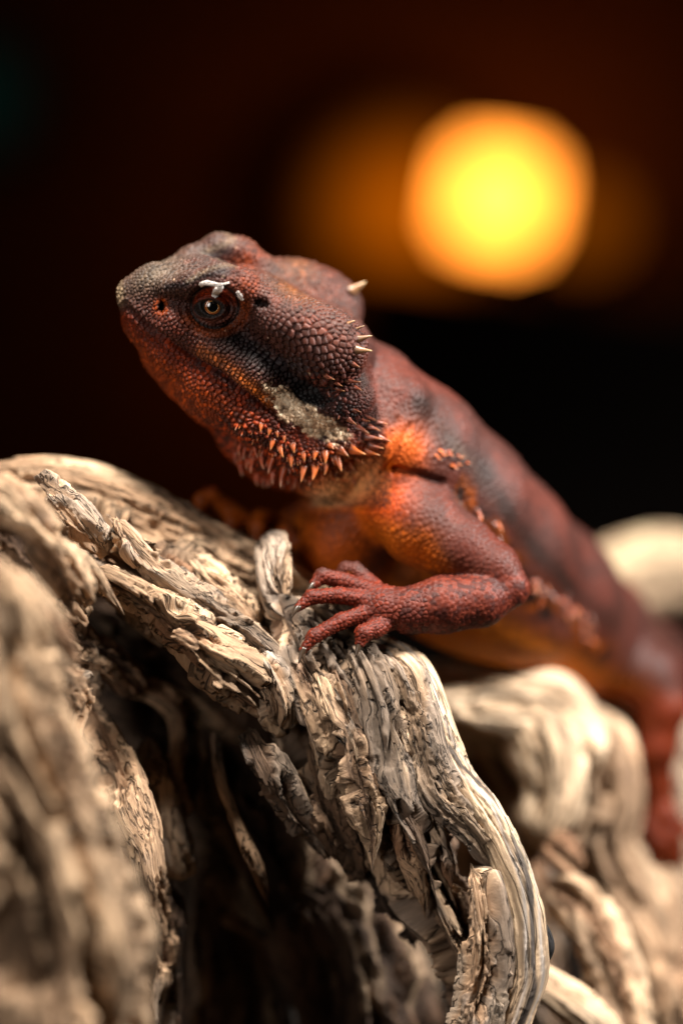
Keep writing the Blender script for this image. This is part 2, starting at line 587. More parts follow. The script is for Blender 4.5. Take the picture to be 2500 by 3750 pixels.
def strand(name, parent, path, res=0.035, lump=0.16, chan=0.2, layer=0.12, fib=0.05, cols=(TAN, GREY, BROWN), start='round', end='round',
           twist=0.05, pits=6, flat=1.0, stain=None, jag=0.5, gouge=0.0, grain=1.0):
    """one grown strand of wood. path rows: pixel x, pixel y, distance y, radius (cm)"""
    _seed[0] += 37
    sd = _seed[0]
    pts = np.array([list(P(q[0], q[1], q[2])) + [q[3]] for q in path])
    dense = spline(pts, 400)
    seglen = np.linalg.norm(np.diff(dense[:, :3], axis=0), axis=1)
    arc = np.concatenate([[0], np.cumsum(seglen)])
    L = arc[-1]
    n = max(24, int(L / res))
    u = np.linspace(0, L, n)
    cen = np.stack([np.interp(u, arc, dense[:, k]) for k in range(3)], 1)
    rad = np.interp(u, arc, dense[:, 3])
    tan = np.gradient(cen, axis=0); tan /= np.linalg.norm(tan, axis=1)[:, None]
    fr = np.array([0, -1.0, 0])
    e1 = np.zeros_like(tan)
    for i in range(n):
        fr = fr - (fr @ tan[i]) * tan[i]; fr = fr / np.linalg.norm(fr)
        e1[i] = fr
    e2 = np.cross(tan, e1)
    m = int(np.clip(2 * math.pi * rad.mean() / res, 14, 420))
    th = np.linspace(0, 2 * math.pi, m, endpoint=False)
    S, T = np.meshgrid(u, th, indexing='ij')
    R = rad[:, None] + 0 * T
    ra = rad.mean()
    Tw = T + twist * S + 0.5 * (noise3(S * 0.35, np.cos(T), np.sin(T), sd) - 0.5)
    cx, cy = ra * np.cos(Tw), ra * np.sin(Tw)
    Sw = S + 0.8 * (noise3(S * 0.5, cx * 0.9, cy * 0.9, sd + 1) - 0.5)
    sc = np.minimum(1.0, ra / 0.45)                       # thin strands get less relief
    d = lump * sc * 2 * (fbm(Sw * 0.45, cx * 0.8, cy * 0.8, sd + 2, 3) - 0.5)
    wob = 0.25 * (noise3(Sw * 1.1, cx * 1.2, cy * 1.2, sd + 20) - 0.5)
    bx, by = cx + wob, cy - wob
    rdg = 1 - np.abs(2 * noise3(Sw * 0.22, bx * 2.0, by * 2.0, sd + 3) - 1)
    ch = sm(0.86, 0.965, rdg)                             # long open splits
    rdg2 = 1 - np.abs(2 * noise3(Sw * 0.40, bx * 4.6, by * 4.6, sd + 4) - 1)
    ch2 = sm(0.86, 0.97, rdg2)
    rdg3 = 1 - np.abs(2 * noise3(Sw * 0.8, bx * 10, by * 10, sd + 21) - 1)
    q = fbm(Sw * 0.50, bx * 1.9, by * 1.9, sd + 5, 4)
    edge = 0.10 * (noise3(Sw * 1.6, bx * 9, by * 9, sd + 6) - 0.5) + 0.05 * (noise3(Sw * 7, bx * 14, by * 14, sd + 22) - 0.5)
    qe = q + edge
    st1 = sm(0.50, 0.508, qe); st2 = sm(0.575, 0.583, qe); st3 = sm(0.43, 0.438, qe); st4 = sm(0.64, 0.648, qe)
    d = d - chan * sc * ch - 0.5 * chan * sc * ch2 * (0.3 + 0.7 * st1) - layer * sc * (0.8 * st1 + 0.7 * st2 + 0.7 * st4 + 0.5 * (st3 - 1))
    if gouge:                                             # rotted-out hollows with ragged rims
        gq = fbm(Sw * 0.42, bx * 1.5, by * 1.5, sd + 30, 4) + edge * 0.6
        gm_ = sm(0.555, 0.585, gq)
        d = d - gouge * sc * gm_ * (0.55 + 0.9 * noise3(Sw * 0.9, bx * 3, by * 3, sd + 31))
    else:
        gm_ = np.zeros_like(d)
    rough = 0.35 + 0.65 * st1
    f1 = (1 - np.abs(2 * noise3(Sw * 0.55, bx * 7, by * 7, sd + 7) - 1)) - 0.5
    f2 = noise3(Sw * 1.6, bx * 20, by * 20, sd + 8) - 0.5
    f3 = fbm(Sw * 3.0, cx * 4.0, cy * 4.0, sd + 9, 4) - 0.5
    d = d + fib * sc * (f1 * 0.9 + f2 * 0.9 - 0.5 * sm(0.8, 0.95, rdg3)) * rough + fib * 0.8 * f3
    hole = np.zeros_like(d)
    r_ = np.random.default_rng(sd)
    for _ in range(pits):
        s0, t0 = r_.uniform(0.1, 0.9) * L, r_.uniform(0, 2 * math.pi)
        pr = r_.uniform(0.03, 0.075) if r_.random() < 0.75 else r_.uniform(0.08, 0.15)
        el = r_.uniform(0.45, 1.0) if r_.random() < 0.55 else r_.uniform(0.10, 0.3)
        dt = np.abs((T - t0 + math.pi) % (2 * math.pi) - math.pi) * R
        ee = (np.hypot((S - s0) * el, dt) + 0.035 * (f1 + f2)) / pr
        hole = np.maximum(hole, sm(1.15, 0.75, ee))
    d = d - 0.5 * sc * hole
    rr = R + d
    mult = np.ones_like(rr)
    jn = noise3(np.cos(T) * 3.1 * max(1, ra * 2), np.sin(T) * 3.1 * max(1, ra * 2), 0.5, sd + 11)
    for which, dist in ((start, S), (end, L - S)):
        if which == 'round':
            mult *= np.sqrt(np.clip(1 - (1 - np.clip(dist / (ra * 0.9), 0, 1)) ** 2, 0, 1))
        elif which == 'jag':
            x = np.clip((dist - jag * jn * 1.4 * max(ra, 0.3)) / (0.35 * max(ra, 0.3)), 0, 1)
            mult *= 0.12 + 0.88 * x ** 0.6
            mult *= np.clip(dist / 0.06, 0, 1)
        elif which == 'point':
            mult *= np.clip(dist / (ra * 3.2), 0, 1) ** 0.8
    rr = np.maximum(rr, 0.12 * R) * mult
    pos = cen[:, None, :] + rr[..., None] * (np.cos(T)[..., None] * e1[:, None, :] * flat + np.sin(T)[..., None] * e2[:, None, :])
    v = pos.reshape(-1, 3)
    i0 = (np.arange(n - 1)[:, None] * m + np.arange(m)[None]).ravel()
    j1 = (np.arange(n - 1)[:, None] * m + (np.arange(m)[None] + 1) % m).ravel()
    f = np.stack([i0, j1, j1 + m, i0 + m], 1)
    # colour: skin, weathered grey patches, inner wood where layers have broken away
    c = np.zeros((n * m, 3), np.float32)
    c[:] = cols[0]
    g = sm(0.44, 0.58, fbm(Sw * 0.35, cx * 0.9, cy * 0.9, sd + 12, 4)).ravel()
    c = mix(c, cols[1], g)
    c = mix(c, cols[2], (0.75 * st1 * sm(0.35, 0.6, noise3(Sw * 0.8, cx * 2, cy * 2, sd + 13))).ravel())
    c = mix(c, np.array(cols[2]) * 0.9, (0.8 * st2).ravel())
    c = mix(c, np.array(CREAM), (0.5 * sm(0.62, 0.75, noise3(Sw * 0.5, cx * 3.5, cy * 3.5, sd + 14))).ravel())
    dk = sm(0.50, 0.66, fbm(Sw * 0.30, bx * 1.3, by * 1.3, sd + 32, 5)).ravel()
    c = mix(c, np.array(c.mean(0)) * 0.40, dk * 0.65)                # old dirt and water stains
    c = mix(c, np.array(cols[2]) * 0.8, gm_.ravel() * 0.7)
    c = mix(c, (0.05, 0.035, 0.027), hole.ravel() * 0.6)
    if stain is not None:
        a_, w_ = stain
        dt = np.abs((T - a_ - 0.25 * np.sin(S * 0.9) - 0.5 * (noise3(S * 0.7, 0, 0, sd + 15) - 0.5) + math.pi) % (2 * math.pi) - math.pi)
        k = sm(w_, w_ * 0.5, dt + 0.5 * w_ * (f1 + f2))
        c = mix(c, (0.035, 0.035, 0.042), k.ravel() * 0.9)
        c = mix(c, (0.40, 0.40, 0.42), (np.exp(-((dt - w_ * 1.7) / (w_ * 0.5)) ** 2) * 0.7).ravel())
    c *= (0.9 + 0.3 * (f1 + f2).ravel())[:, None]
    fibv = np.stack([Sw * 0.12, bx, by], -1).reshape(-1, 3) * grain + sd * 0.37
    return child(name, v, f, wood_mat, parent, colors=np.clip(c, 0.01, 0.9), vecs={'fib': fibv})


base_z = -15.0
drift = thing('driftwood', 'weathered driftwood arch with splintered grey-tan ridges under the lizard, hollow beneath', 'driftwood', (1.0, 1.5, base_z))
front = thing('driftwood', 'pale out-of-focus driftwood trunk rising in front of the hollow arch, without an animal on it', 'driftwood', (-6.5, -4.7, base_z))
rear = thing('driftwood', 'blurred cream knobbly driftwood under the belly and hind foot of the lizard', 'driftwood', (5.0, 5.0, base_z))
farlog = thing('driftwood', 'smooth pale log behind the tail of the lizard', 'driftwood', (9.0, 16.5, base_z))

GB = (TAN, GREY, BROWN)
CB = (CREAM, TAN, BROWN)
HOLLOW_SHADE = ((0.13, 0.075, 0.046), (0.10, 0.062, 0.042), (0.055, 0.033, 0.022))  # shade inside the hollow painted in as darker browns
# -- the arch
strand('crest', drift, [(-330, 2050, 3.2, .8), (-170, 1860, 2.7, .65), (0, 1785, 2.5, .60), (170, 1775, 2.5, .60), (340, 1805, 2.5, .62), (520, 1885, 2.5, .66), (700, 1985, 2.5, .70),
                        (880, 2080, 2.5, .72), (1040, 2180, 2.5, .75), (1200, 2330, 2.5, .8), (1330, 2480, 2.4, .8)], 0.04, lump=.10, chan=.1, layer=.06, fib=.03, cols=(CREAM, TAN, TAN), pits=8, gouge=.2, grain=.6)
strand('arch_body', drift, [(60, 1930, 2.0, .6), (240, 1965, 1.75, .8), (430, 2050, 1.55, .92), (620, 2160, 1.45, 1.0), (800, 2290, 1.4, 1.02), (960, 2430, 1.5, 1.02), (1100, 2600, 1.8, 1.0)], 0.026,
       cols=((0.47, 0.33, 0.22), LG, BROWN), gouge=.65, chan=.45, layer=.24, fib=.07, lump=.3, pits=34, twist=0.05)
strand('front_ridge', drift, [(340, 2085, .25, .22), (430, 2135, .1, .36), (540, 2210, .1, .46), (660, 2310, .15, .55), (780, 2410, .3, .62), (880, 2490, .5, .62), (980, 2570, .9, .55), (1060, 2660, 1.3, .5)], 0.024,
       chan=.30, layer=.16, cols=((0.60, 0.435, 0.295), LT, BROWN), start='jag', pits=22, twist=0.2, gouge=.35)
strand('front_ridge', drift, [(400, 2075, .5, .15), (490, 2120, .45, .22), (590, 2180, .45, .26), (700, 2250, .5, .28), (800, 2330, .6, .25)], 0.024, layer=.14, cols=((0.58, 0.43, 0.30), LT, LG), start='jag', end='jag', pits=4, gouge=.35)
strand('plate', drift, [(385, 1880, .35, .25), (455, 1945, .3, .33), (540, 2040, .35, .36), (640, 2130, .5, .36), (760, 2215, .8, .34), (880, 2300, 1.1, .36), (980, 2400, 1.4, .4)], 0.024, lump=.12, layer=.16, fib=.07,
       cols=((0.48, 0.38, 0.30), GREY, TAN), start='jag', jag=0.9, flat=.6, gouge=.22)
strand('plate', drift, [(420, 1880, .5, .1), (435, 1930, .2, .2), (470, 2010, .25, .2), (520, 2090, .5, .15)], 0.022, layer=.12, fib=.09, start='jag', end='jag', cols=(TAN, GREY, TAN), gouge=.22)
strand('plate', drift, [(120, 1745, .7, .22), (190, 1810, .35, .34), (270, 1900, .15, .42), (340, 1975, .2, .36), (400, 2035, .6, .25)], 0.022, lump=.08, chan=.28, layer=.10, fib=.11, cols=(GREY, (0.45, 0.38, 0.33), TAN), start='jag', end='jag', flat=.7, twist=0.0, gouge=.22)
strand('plate', drift, [(690, 2040, 1.6, .3), (760, 2110, 1.4, .38), (850, 2200, 1.3, .42), (930, 2310, 1.3, .4)], 0.03, cols=(TAN, CREAM, GREY), layer=.12, gouge=.22)
strand('broken_stub', drift, [(620, 2330, -.1, .12), (660, 2330, -.35, .2), (700, 2355, -.38, .2), (735, 2372, -.2, .1)], 0.02, lump=.08, chan=.08, layer=.08, fib=.05, cols=(CREAM, GREY, BROWN), start='jag', end='jag', pits=1)
strand('splinter', drift, [(210, 1990, -1.9, .22), (310, 2065, -1.1, .2), (390, 2160, -.6, .14), (458, 2256, -.3, .05)], 0.022, lump=.06, chan=.1, layer=.04, fib=.06, cols=(CREAM, TAN, TAN), end='point', pits=0)
strand('side_branch', drift, [(-220, 1700, -2.9, .5), (-60, 1790, -2.8, .55), (50, 1870, -2.6, .58), (140, 1965, -2.2, .55), (220, 2070, -1.6, .48), (290, 2160, -1.1, .36), (340, 2240, -.8, .2)], 0.03, chan=.3, layer=.1, fib=.08,
       cols=(CREAM, TAN, (0.3, 0.2, 0.14)), end='jag', jag=1.4, twist=0.0)
strand('side_branch', drift, [(-200, 1760, -2.0, .5), (-80, 1850, -1.4, .5), (30, 1950, -.9, .45), (150, 2080, -.6, .4), (260, 2220, -.3, .35), (310, 2290, .0, .28)], 0.03, cols=(BROWN, TAN, DARK), end='jag')
strand('splinter', drift, [(110, 1980, -2.1, .22), (190, 2110, -1.5, .2), (240, 2190, -1.1, .14), (272, 2240, -.9, .04)], 0.025, lump=.05, chan=.08, layer=.03, cols=(CREAM, TAN, TAN), end='point', pits=0)
strand('left_root', drift, [(-150, 1800, 1.6, .8), (-260, 2300, 1.5, 1.0), (-280, 3000, 1.4, 1.2), (-250, 3800, 1.4, 1.4), (-200, 4560, 1.2, 1.6)], 0.09, end='none')
strand('left_root', drift, [(-60, 1800, .9, .5), (-20, 1990, .5, .55), (110, 2200, .6, .5), (260, 2330, .9, .45), (400, 2410, 1.6, .4), (520, 2520, 2.2, .4)], 0.04, cols=(BROWN, TAN, DARK))
# -- inside of the hollow
strand('hollow_wall', drift, [(150, 2300, 4.4, 1.0), (400, 2450, 4.4, 1.2), (650, 2600, 4.4, 1.4), (850, 2850, 4.3, 1.5), (980, 3150, 4.2, 1.5), (1050, 3450, 4.0, 1.2)], 0.06, lump=.3, chan=.4, cols=HOLLOW_SHADE, layer=.2)
strand('hollow_fold', drift, [(430, 2500, 2.4, .2), (560, 2530, 2.5, .25), (650, 2620, 2.6, .25), (655, 2760, 2.4, .22), (640, 2880, 2.2, .25), (680, 3000, 2.2, .2)], 0.035, cols=(BROWN, TAN, BROWN), layer=.1)
strand('hollow_fold', drift, [(545, 2700, 2.0, .3), (590, 2830, 2.0, .4), (610, 2980, 2.0, .45), (640, 3120, 2.0, .4), (660, 3230, 2.2, .3)], 0.035, cols=(TAN, GREY, BROWN), chan=.3, layer=.16, end='jag')
strand('hollow_fold', drift, [(300, 2330, 1.3, .3), (330, 2560, 1.5, .3), (400, 2720, 1.3, .42), (450, 2850, 1.1, .48), (500, 3020, 1.0, .5), (525, 3180, 1.1, .45), (560, 3300, 1.6, .4), (570, 3700, 1.9, .45), (570, 4560, 2.0, .6)], 0.03, cols=(TAN, GREY, BROWN), chan=.35, layer=.2, end='none')
strand('hollow_fold', drift, [(540, 3150, 2.2, .5), (590, 3330, 2.2, .55), (590, 3600, 2.2, .5), (560, 3900, 2.2, .5)], 0.045, cols=HOLLOW_SHADE)
strand('hollow_fold', drift, [(730, 2660, 3.0, .35), (760, 2850, 2.9, .4), (770, 3000, 2.8, .3)], 0.05, cols=HOLLOW_SHADE)
strand('thin_root', drift, [(790, 2680, 1.9, .10), (805, 2830, 1.5, .12), (850, 2980, 1.2, .13), (905, 3100, 1.1, .17), (945, 3190, 1.2, .15), (985, 3330, 1.5, .06)], 0.028, lump=.06, chan=.05, layer=.04, cols=(TAN, GREY, BROWN), end='point')
strand('hollow_wall', drift, [(500, 2900, 6.0, 1.3), (700, 3200, 5.8, 1.6), (760, 3500, 5.6, 1.7), (780, 3900, 5.4, 1.8), (780, 4500, 5.2, 1.9)], 0.08, lump=.3, chan=.4, cols=HOLLOW_SHADE, layer=.2, end='none')
strand('hollow_wall', drift, [(900, 3000, 4.6, 1.3), (1150, 3250, 4.6, 1.5), (1300, 3550, 4.6, 1.6), (1400, 3900, 4.6, 1.6), (1450, 4500, 4.6, 1.7)], 0.08, lump=.3, chan=.4, cols=HOLLOW_SHADE, layer=.2, end='none')
# -- the limb that comes down towards the camera
strand('limb_core', drift, [(980, 2240, 2.2, .9), (1130, 2420, 1.75, 1.2), (1260, 2660, 1.5, 1.32), (1400, 2900, 1.4, 1.22), (1560, 3150, 1.45, 1.0), (1690, 3420, 1.4, .88), (1780, 3800, 1.4, .9), (1800, 4560, 1.2, 1.1)], 0.026,
       lump=.34, chan=.5, layer=.2, fib=.08, cols=(LT, LG, LB), end='none', pits=60, twist=0.02, gouge=.6)
strand('smooth_edge', drift, [(1330, 2375, 1.5, .34), (1430, 2400, 1.2, .38), (1520, 2470, .9, .40), (1580, 2600, .7, .40), (1630, 2740, .55, .38), (1700, 2870, .45, .38), (1780, 2980, .35, .38), (1840, 3110, .3, .38), (1895, 3250, .25, .40),
                              (1930, 3400, .2, .42), (1930, 3560, .15, .42), (1890, 3700, .15, .42), (1840, 3900, .2, .45), (1830, 4560, .4, .6)], 0.026, lump=.10, chan=.04, layer=.03, fib=.018, cols=((0.66, 0.53, 0.37), CREAM, CREAM), pits=2, end='none', twist=0.0, stain=(5.35, .26), grain=.45)
strand('ridge', drift, [(1400, 2395, .9, 0.39), (1470, 2480, .55, 0.46), (1510, 2610, .38, 0.44), (1545, 2760, .25, 0.41), (1600, 2900, .2, 0.44), (1680, 2990, .2, 0.41), (1750, 3070, .2, 0.36), (1800, 3170, .3, 0.28)], 0.024,
       cols=(LG, GREY, LT), layer=.10, chan=.22, twist=0.05, pits=16, flat=.6, gouge=.42)
strand('ridge', drift, [(1290, 2370, .8, 0.36), (1345, 2460, .4, 0.40), (1395, 2600, .2, 0.39), (1415, 2760, .12, 0.37), (1450, 2920, .1, 0.41), (1530, 3080, .2, 0.39), (1580, 3220, .35, 0.30), (1605, 3340, .5, 0.14)], 0.022,
       cols=(LT, LG, LB), layer=.14, chan=.3, fib=.08, end='point', twist=0.03, pits=18, flat=.6, gouge=.42)
strand('ridge', drift, [(1180, 2390, .85, 0.36), (1220, 2500, .45, 0.44), (1275, 2640, .2, 0.47), (1305, 2790, .1, 0.52), (1340, 2930, .05, 0.50), (1362, 3060, .1, 0.36), (1362, 3200, .2, 0.07)], 0.022,
       cols=(LT, LG, LB), layer=.13, chan=.26, fib=.10, end='point', twist=0.0, pits=16, flat=.6, gouge=.42)
strand('ridge', drift, [(1010, 2180, 1.0, 0.41), (1060, 2300, .85, 0.44), (1110, 2420, .6, 0.46), (1180, 2560, .45, 0.50), (1225, 2700, .45, 0.50), (1240, 2840, .6, 0.41), (1230, 2960, .8, 0.21)], 0.024,
       cols=(LG, LT, LB), layer=.14, chan=.28, twist=0.1, end='jag', pits=16, flat=.6, gouge=.42)
strand('knob', drift, [(880, 2380, 1.2, .3), (935, 2430, .7, .45), (985, 2500, .5, .52), (1010, 2590, .55, .48), (1000, 2680, .9, .3)], 0.024, lump=.14, chan=.12, layer=.12, cols=((0.42, 0.36, 0.32), (0.5, 0.36, 0.24), TAN), pits=4, gouge=.22)
strand('plate', drift, [(905, 2660, 1.1, .3), (950, 2760, .65, .42), (1000, 2870, .6, .46), (1070, 2980, .75, .40), (1150, 3070, 1.1, .3), (1210, 3150, 1.5, .2)], 0.024, lump=.10, chan=.12, layer=.16, fib=.07, cols=(LT, LG, LB), start='jag', end='jag', flat=.7, pits=3, gouge=.22)
strand('plate', drift, [(1130, 2720, .9, .3), (1160, 2850, .75, .36), (1200, 2980, .85, .34), (1260, 3090, 1.1, .28), (1330, 3230, 1.4, .2)], 0.026, cols=(LB, LT, LB), layer=.16, end='jag', pits=5, gouge=.22)
strand('knob', drift, [(1010, 1990, 2.3, .35), (1015, 2060, 1.6, .48), (1020, 2140, 1.15, .48), (1050, 2240, 1.0, .4), (1120, 2330, 1.0, .35)], 0.03, lump=.16, chan=.2, layer=.12, cols=((0.52, 0.45, 0.37), GREY, TAN), pits=3, gouge=.22)
strand('hand_rest', drift, [(1120, 2180, 1.7, .45), (1230, 2260, 1.45, .5), (1340, 2330, 1.35, .5), (1440, 2400, 1.35, .45), (1500, 2480, 1.5, .4)], 0.035, cols=(LG, LT, LB), pits=3)
strand('lower_block', drift, [(1720, 3160, .3, .3), (1745, 3260, .08, .46), (1765, 3400, .0, .52), (1765, 3550, -.02, .52), (1740, 3700, 0, .5), (1720, 3900, .1, .5)], 0.022, lump=.16, chan=.14, layer=.14, fib=.08,
       cols=((0.30, 0.24, 0.19), (0.22, 0.175, 0.145), TAN), start='jag', end='none', twist=0.02, pits=5, gouge=.22)
strand('splinter', drift, [(1455, 2960, .4, .2), (1480, 3080, .55, .22), (1530, 3230, .75, .2), (1560, 3370, .95, .1)], 0.028, cols=(BROWN, TAN, DARK), end='point')
strand('splinter', drift, [(1560, 2940, .35, .16), (1600, 3060, .4, .18), (1640, 3180, .55, .15), (1655, 3290, .7, .05)], 0.026, cols=(BROWN, GREY, DARK), end='point')
strand('limb_core', drift, [(1230, 3000, 2.0, .6), (1340, 3150, 1.8, .6), (1450, 3320, 1.7, .5), (1520, 3480, 1.8, .3)], 0.04, cols=HOLLOW_SHADE, end='jag', pits=10, chan=.4, gouge=.6)
strand('bark_chip', drift, [(1985, 3380, .2, .05), (2000, 3420, .15, .09), (2012, 3470, .15, .09), (2002, 3520, .2, .04)], 0.02, lump=.05, chan=.05, layer=.03, cols=((0.03, 0.03, 0.035), (0.05, 0.05, 0.055), DARK), pits=0)

# -- foreground trunk
strand('trunk', front, [(-140, 1990, -4.4, .55), (-90, 2200, -4.6, 1.0), (-30, 2480, -4.6, 1.2), (40, 2780, -4.6, 1.35), (120, 3080, -4.6, 1.55), (185, 3380, -4.6, 1.68), (200, 3760, -4.6, 1.75), (190, 4860, -4.6, 2.0)], 0.045,
       lump=.35, chan=.5, layer=.16, fib=.05, cols=((0.56, 0.40, 0.265), (0.42, 0.29, 0.19), (0.24, 0.145, 0.085)), end='none', stain=(0.95, .10), gouge=.5)
strand('knob', front, [(40, 2120, -4.2, .4), (130, 2230, -3.8, .42), (205, 2340, -3.5, .32), (255, 2415, -3.3, .2), (275, 2450, -3.2, .1)], 0.035, chan=.1, layer=.05, cols=(CREAM, TAN, BROWN), gouge=.22)
strand('jagged_lobe', front, [(60, 2380, -3.6, .5), (160, 2450, -2.2, .5), (235, 2500, -1.1, .45), (280, 2570, -.5, .36), (260, 2680, -.6, .28), (255, 2780, -1.4, .3), (240, 2850, -2.6, .4)], 0.024, lump=.2, chan=.12, layer=.16, fib=.06, cols=((0.55, 0.44, 0.33), TAN, GREY), pits=3, flat=.7)
strand('jagged_lobe', front, [(240, 2500, -.9, .2), (290, 2480, -.5, .18), (325, 2468, -.3, .15), (345, 2480, -.3, .07)], 0.02, lump=.1, chan=.05, layer=.08, cols=((0.55, 0.44, 0.33), TAN, GREY), pits=0)
strand('ridge', front, [(180, 2600, -4.4, .5), (260, 2850, -4.2, .5), (350, 3080, -4.2, .5), (420, 3350, -4.2, .55), (440, 3700, -4.2, .55), (430, 4860, -4.2, .6)], 0.04, lump=.3, chan=.3, layer=.15, cols=((0.60, 0.44, 0.30), (0.5, 0.38, 0.29), TAN), end='none', stain=(0.3, .12), gouge=.42)

# -- rear wood
RC = ((0.72, 0.56, 0.41), (0.66, 0.50, 0.35), (0.54, 0.39, 0.26))
strand('saddle', rear, [(1330, 2600, 5.3, 0.62), (1500, 2570, 5.4, 0.88), (1700, 2570, 5.7, 1.04), (1890, 2610, 6.0, 1.14), (2040, 2710, 6.3, 1.04), (2130, 2860, 6.5, 0.83)], 0.06, lump=.35, chan=.12, layer=.05, fib=.03, cols=RC, grain=.4)
strand('lobe', rear, [(1880, 2600, 5.7, 0.83), (1970, 2740, 5.4, 0.88), (2000, 2890, 5.3, 0.75), (1975, 3010, 5.2, 0.64), (1940, 3110, 5.2, 0.37)], 0.05, lump=.3, chan=.1, layer=.05, fib=.03, cols=RC, grain=.4)
strand('hollow_side', rear, [(1560, 2560, 6.1, 0.83), (1700, 2700, 6.2, 1.04), (1790, 2900, 6.3, 1.04), (1880, 3200, 6.5, 1.04), (1940, 3500, 6.7, 1.04), (2000, 4400, 6.9, 1.35)], 0.06, lump=.4, chan=.5, layer=.15, cols=(BROWN, GREY, (0.17, 0.1, 0.065)), end='none')
strand('lobe', rear, [(2060, 2600, 7.5, 0.94), (2180, 2780, 7.3, 1.09), (2220, 2950, 7.1, 0.99), (2190, 3100, 6.9, 0.94), (2240, 3280, 6.9, 1.04), (2320, 3500, 6.9, 1.25), (2400, 3800, 6.9, 1.40), (2420, 4400, 6.9, 1.46)], 0.06, lump=.4, chan=.25, layer=.05, fib=.03, cols=(CREAM, TAN, BROWN), end='none')
strand('lobe', rear, [(2060, 2480, 8.6, .8), (2250, 2640, 9.3, .8), (2420, 2720, 9.8, 1.0), (2520, 2900, 9.8, 1.1), (2500, 3150, 9.3, 1.2), (2480, 3500, 8.5, 1.4), (2500, 4200, 8.0, 1.5)], 0.08, lump=.2, chan=.08, layer=.02, cols=((0.68, 0.54, 0.42), CREAM, TAN), end='none')
strand('foot_rest', rear, [(2330, 3050, 8.8, .5), (2380, 3180, 8.5, .6), (2430, 3350, 8.2, .7), (2450, 3600, 8.0, .8)], 0.08, lump=.1, chan=.08, layer=.02, cols=(CREAM, TAN, BROWN))
strand('lobe', rear, [(2010, 3230, 4.6, .45), (2130, 3330, 4.4, .6), (2210, 3470, 4.2, .6), (2270, 3650, 4.0, .6), (2300, 3900, 4.0, .6)], 0.05, lump=.2, chan=.2, cols=(TAN, CREAM, BROWN))
strand('lobe', rear, [(1840, 3420, 4.3, .4), (1930, 3570, 3.4, .42), (2040, 3640, 3.0, .42), (2160, 3730, 3.0, .45), (2280, 3900, 3.2, .5)], 0.05, lump=.1, chan=.05, layer=.02, cols=((0.66, 0.53, 0.40), CREAM, TAN))
strand('knob', rear, [(2000, 3080, 4.8, .3), (2070, 3130, 4.6, .35), (2120, 3190, 4.6, .3)], 0.05, cols=(TAN, BROWN, BROWN))
strand('log', farlog, [(2020, 2330, 12.8, .6), (2150, 2200, 13.4, .95), (2320, 2110, 14.0, 1.15), (2500, 2110, 14.6, 1.2), (2750, 2220, 15.2, 1.3), (3000, 2500, 16.0, 1.4), (3150, 3000, 16.5, 1.5), (3180, 4000, 16.5, 1.6)], 0.10, lump=.12, chan=.05, layer=.02, fib=.02, cols=((0.72, 0.63, 0.42), CREAM, CREAM), end='none')

# ---------------------------------------------------------------- the lizard
LAT = unit((-0.04, 0.92, 0.43))           # across the head, away from the camera side
NEAR = -LAT
HC = P(775, 1120, 0.1) + LAT * 0.93       # a point of the head's middle plane
_f = np.array([-0.84, 0.0, 0.50])
FWD = unit(_f - LAT * (_f @ LAT))         # towards the snout
UPH = unit(np.cross(FWD, NEAR))
if UPH[2] < 0:
    UPH = -UPH
CAMP = np.array([0, -DIST, 0.0])


def H(px, py, w=0.0):
    """point on the pixel's ray lying w cm to the near side of the head's middle plane"""
    d = P(px, py, 0) - CAMP
    t = (w - (CAMP - HC) @ NEAR) / (d @ NEAR)
    return CAMP + t * d


def mir(p):
    return p - 2 * ((p - HC) @ NEAR) * NEAR


AX = (FWD, UPH, NEAR)


def rotax(deg):
    """head axes turned in profile; positive tips the front down"""
    a = math.radians(deg)
    f = FWD * math.cos(a) - UPH * math.sin(a)
    u = UPH * math.cos(a) + FWD * math.sin(a)
    return (f, u, NEAR)


prims = []


def both(cls, *a, **k):
    """a primitive on the near side and its mirror image"""
    prims.append(cls(*a, **k))
    if cls is Ell:
        c, axes, r = a
        prims.append(Ell(mir(np.asarray(c)), [x - 2 * (x @ NEAR) * NEAR for x in axes], r, **k))
    else:
        prims.append(Cone(mir(np.asarray(a[0])), mir(np.asarray(a[1])), a[2], a[3], **k))


def add(*a, **k):
    prims.append(Ell(*a, **k))


# body, tail, hind leg
prims += chain([(P(1190, 1350, 2.2), 0.9), (P(1345, 1450, 2.5), 1.0), (P(1500, 1650, 3.0), 1.42), (P(1660, 1850, 3.9), 1.6),
                (P(1790, 2015, 5.0), 1.72), (P(1975, 2200, 7.0), 1.74), (P(2140, 2330, 9.0), 1.52), (P(2330, 2420, 11.2), 1.05),
                (P(2560, 2520, 12.6), 0.8), (P(2900, 2700, 14.0), 0.55), (P(3350, 2950, 15.0), 0.32), (P(3800, 3100, 15.5), 0.12)], k=0.5)
prims.append(Ell(P(1700, 2215, 4.6), (unit((0.75, 0.55, -0.35)), (0, 0.5, 0.6), (0.5, -0.5, 0.5)), (2.5, 1.05, 1.2), k=0.6))  # belly
prims.append(Ell(P(1950, 2320, 7.0), (unit((0.75, 0.65, -0.35)), (0, 0.5, 0.6), (0.5, -0.5, 0.5)), (2.4, 1.1, 1.2), k=0.6))
prims += chain([(P(2220, 2400, 8.8), 0.95), (P(2370, 2480, 8.2), 0.72), (P(2430, 2590, 8.0), 0.56)], k=0.35)
prims += chain([(P(2430, 2590, 8.0), 0.54), (P(2405, 2740, 8.0), 0.44), (P(2410, 2860, 8.1), 0.30), (P(2420, 2960, 8.1), 0.30)], k=0.2)
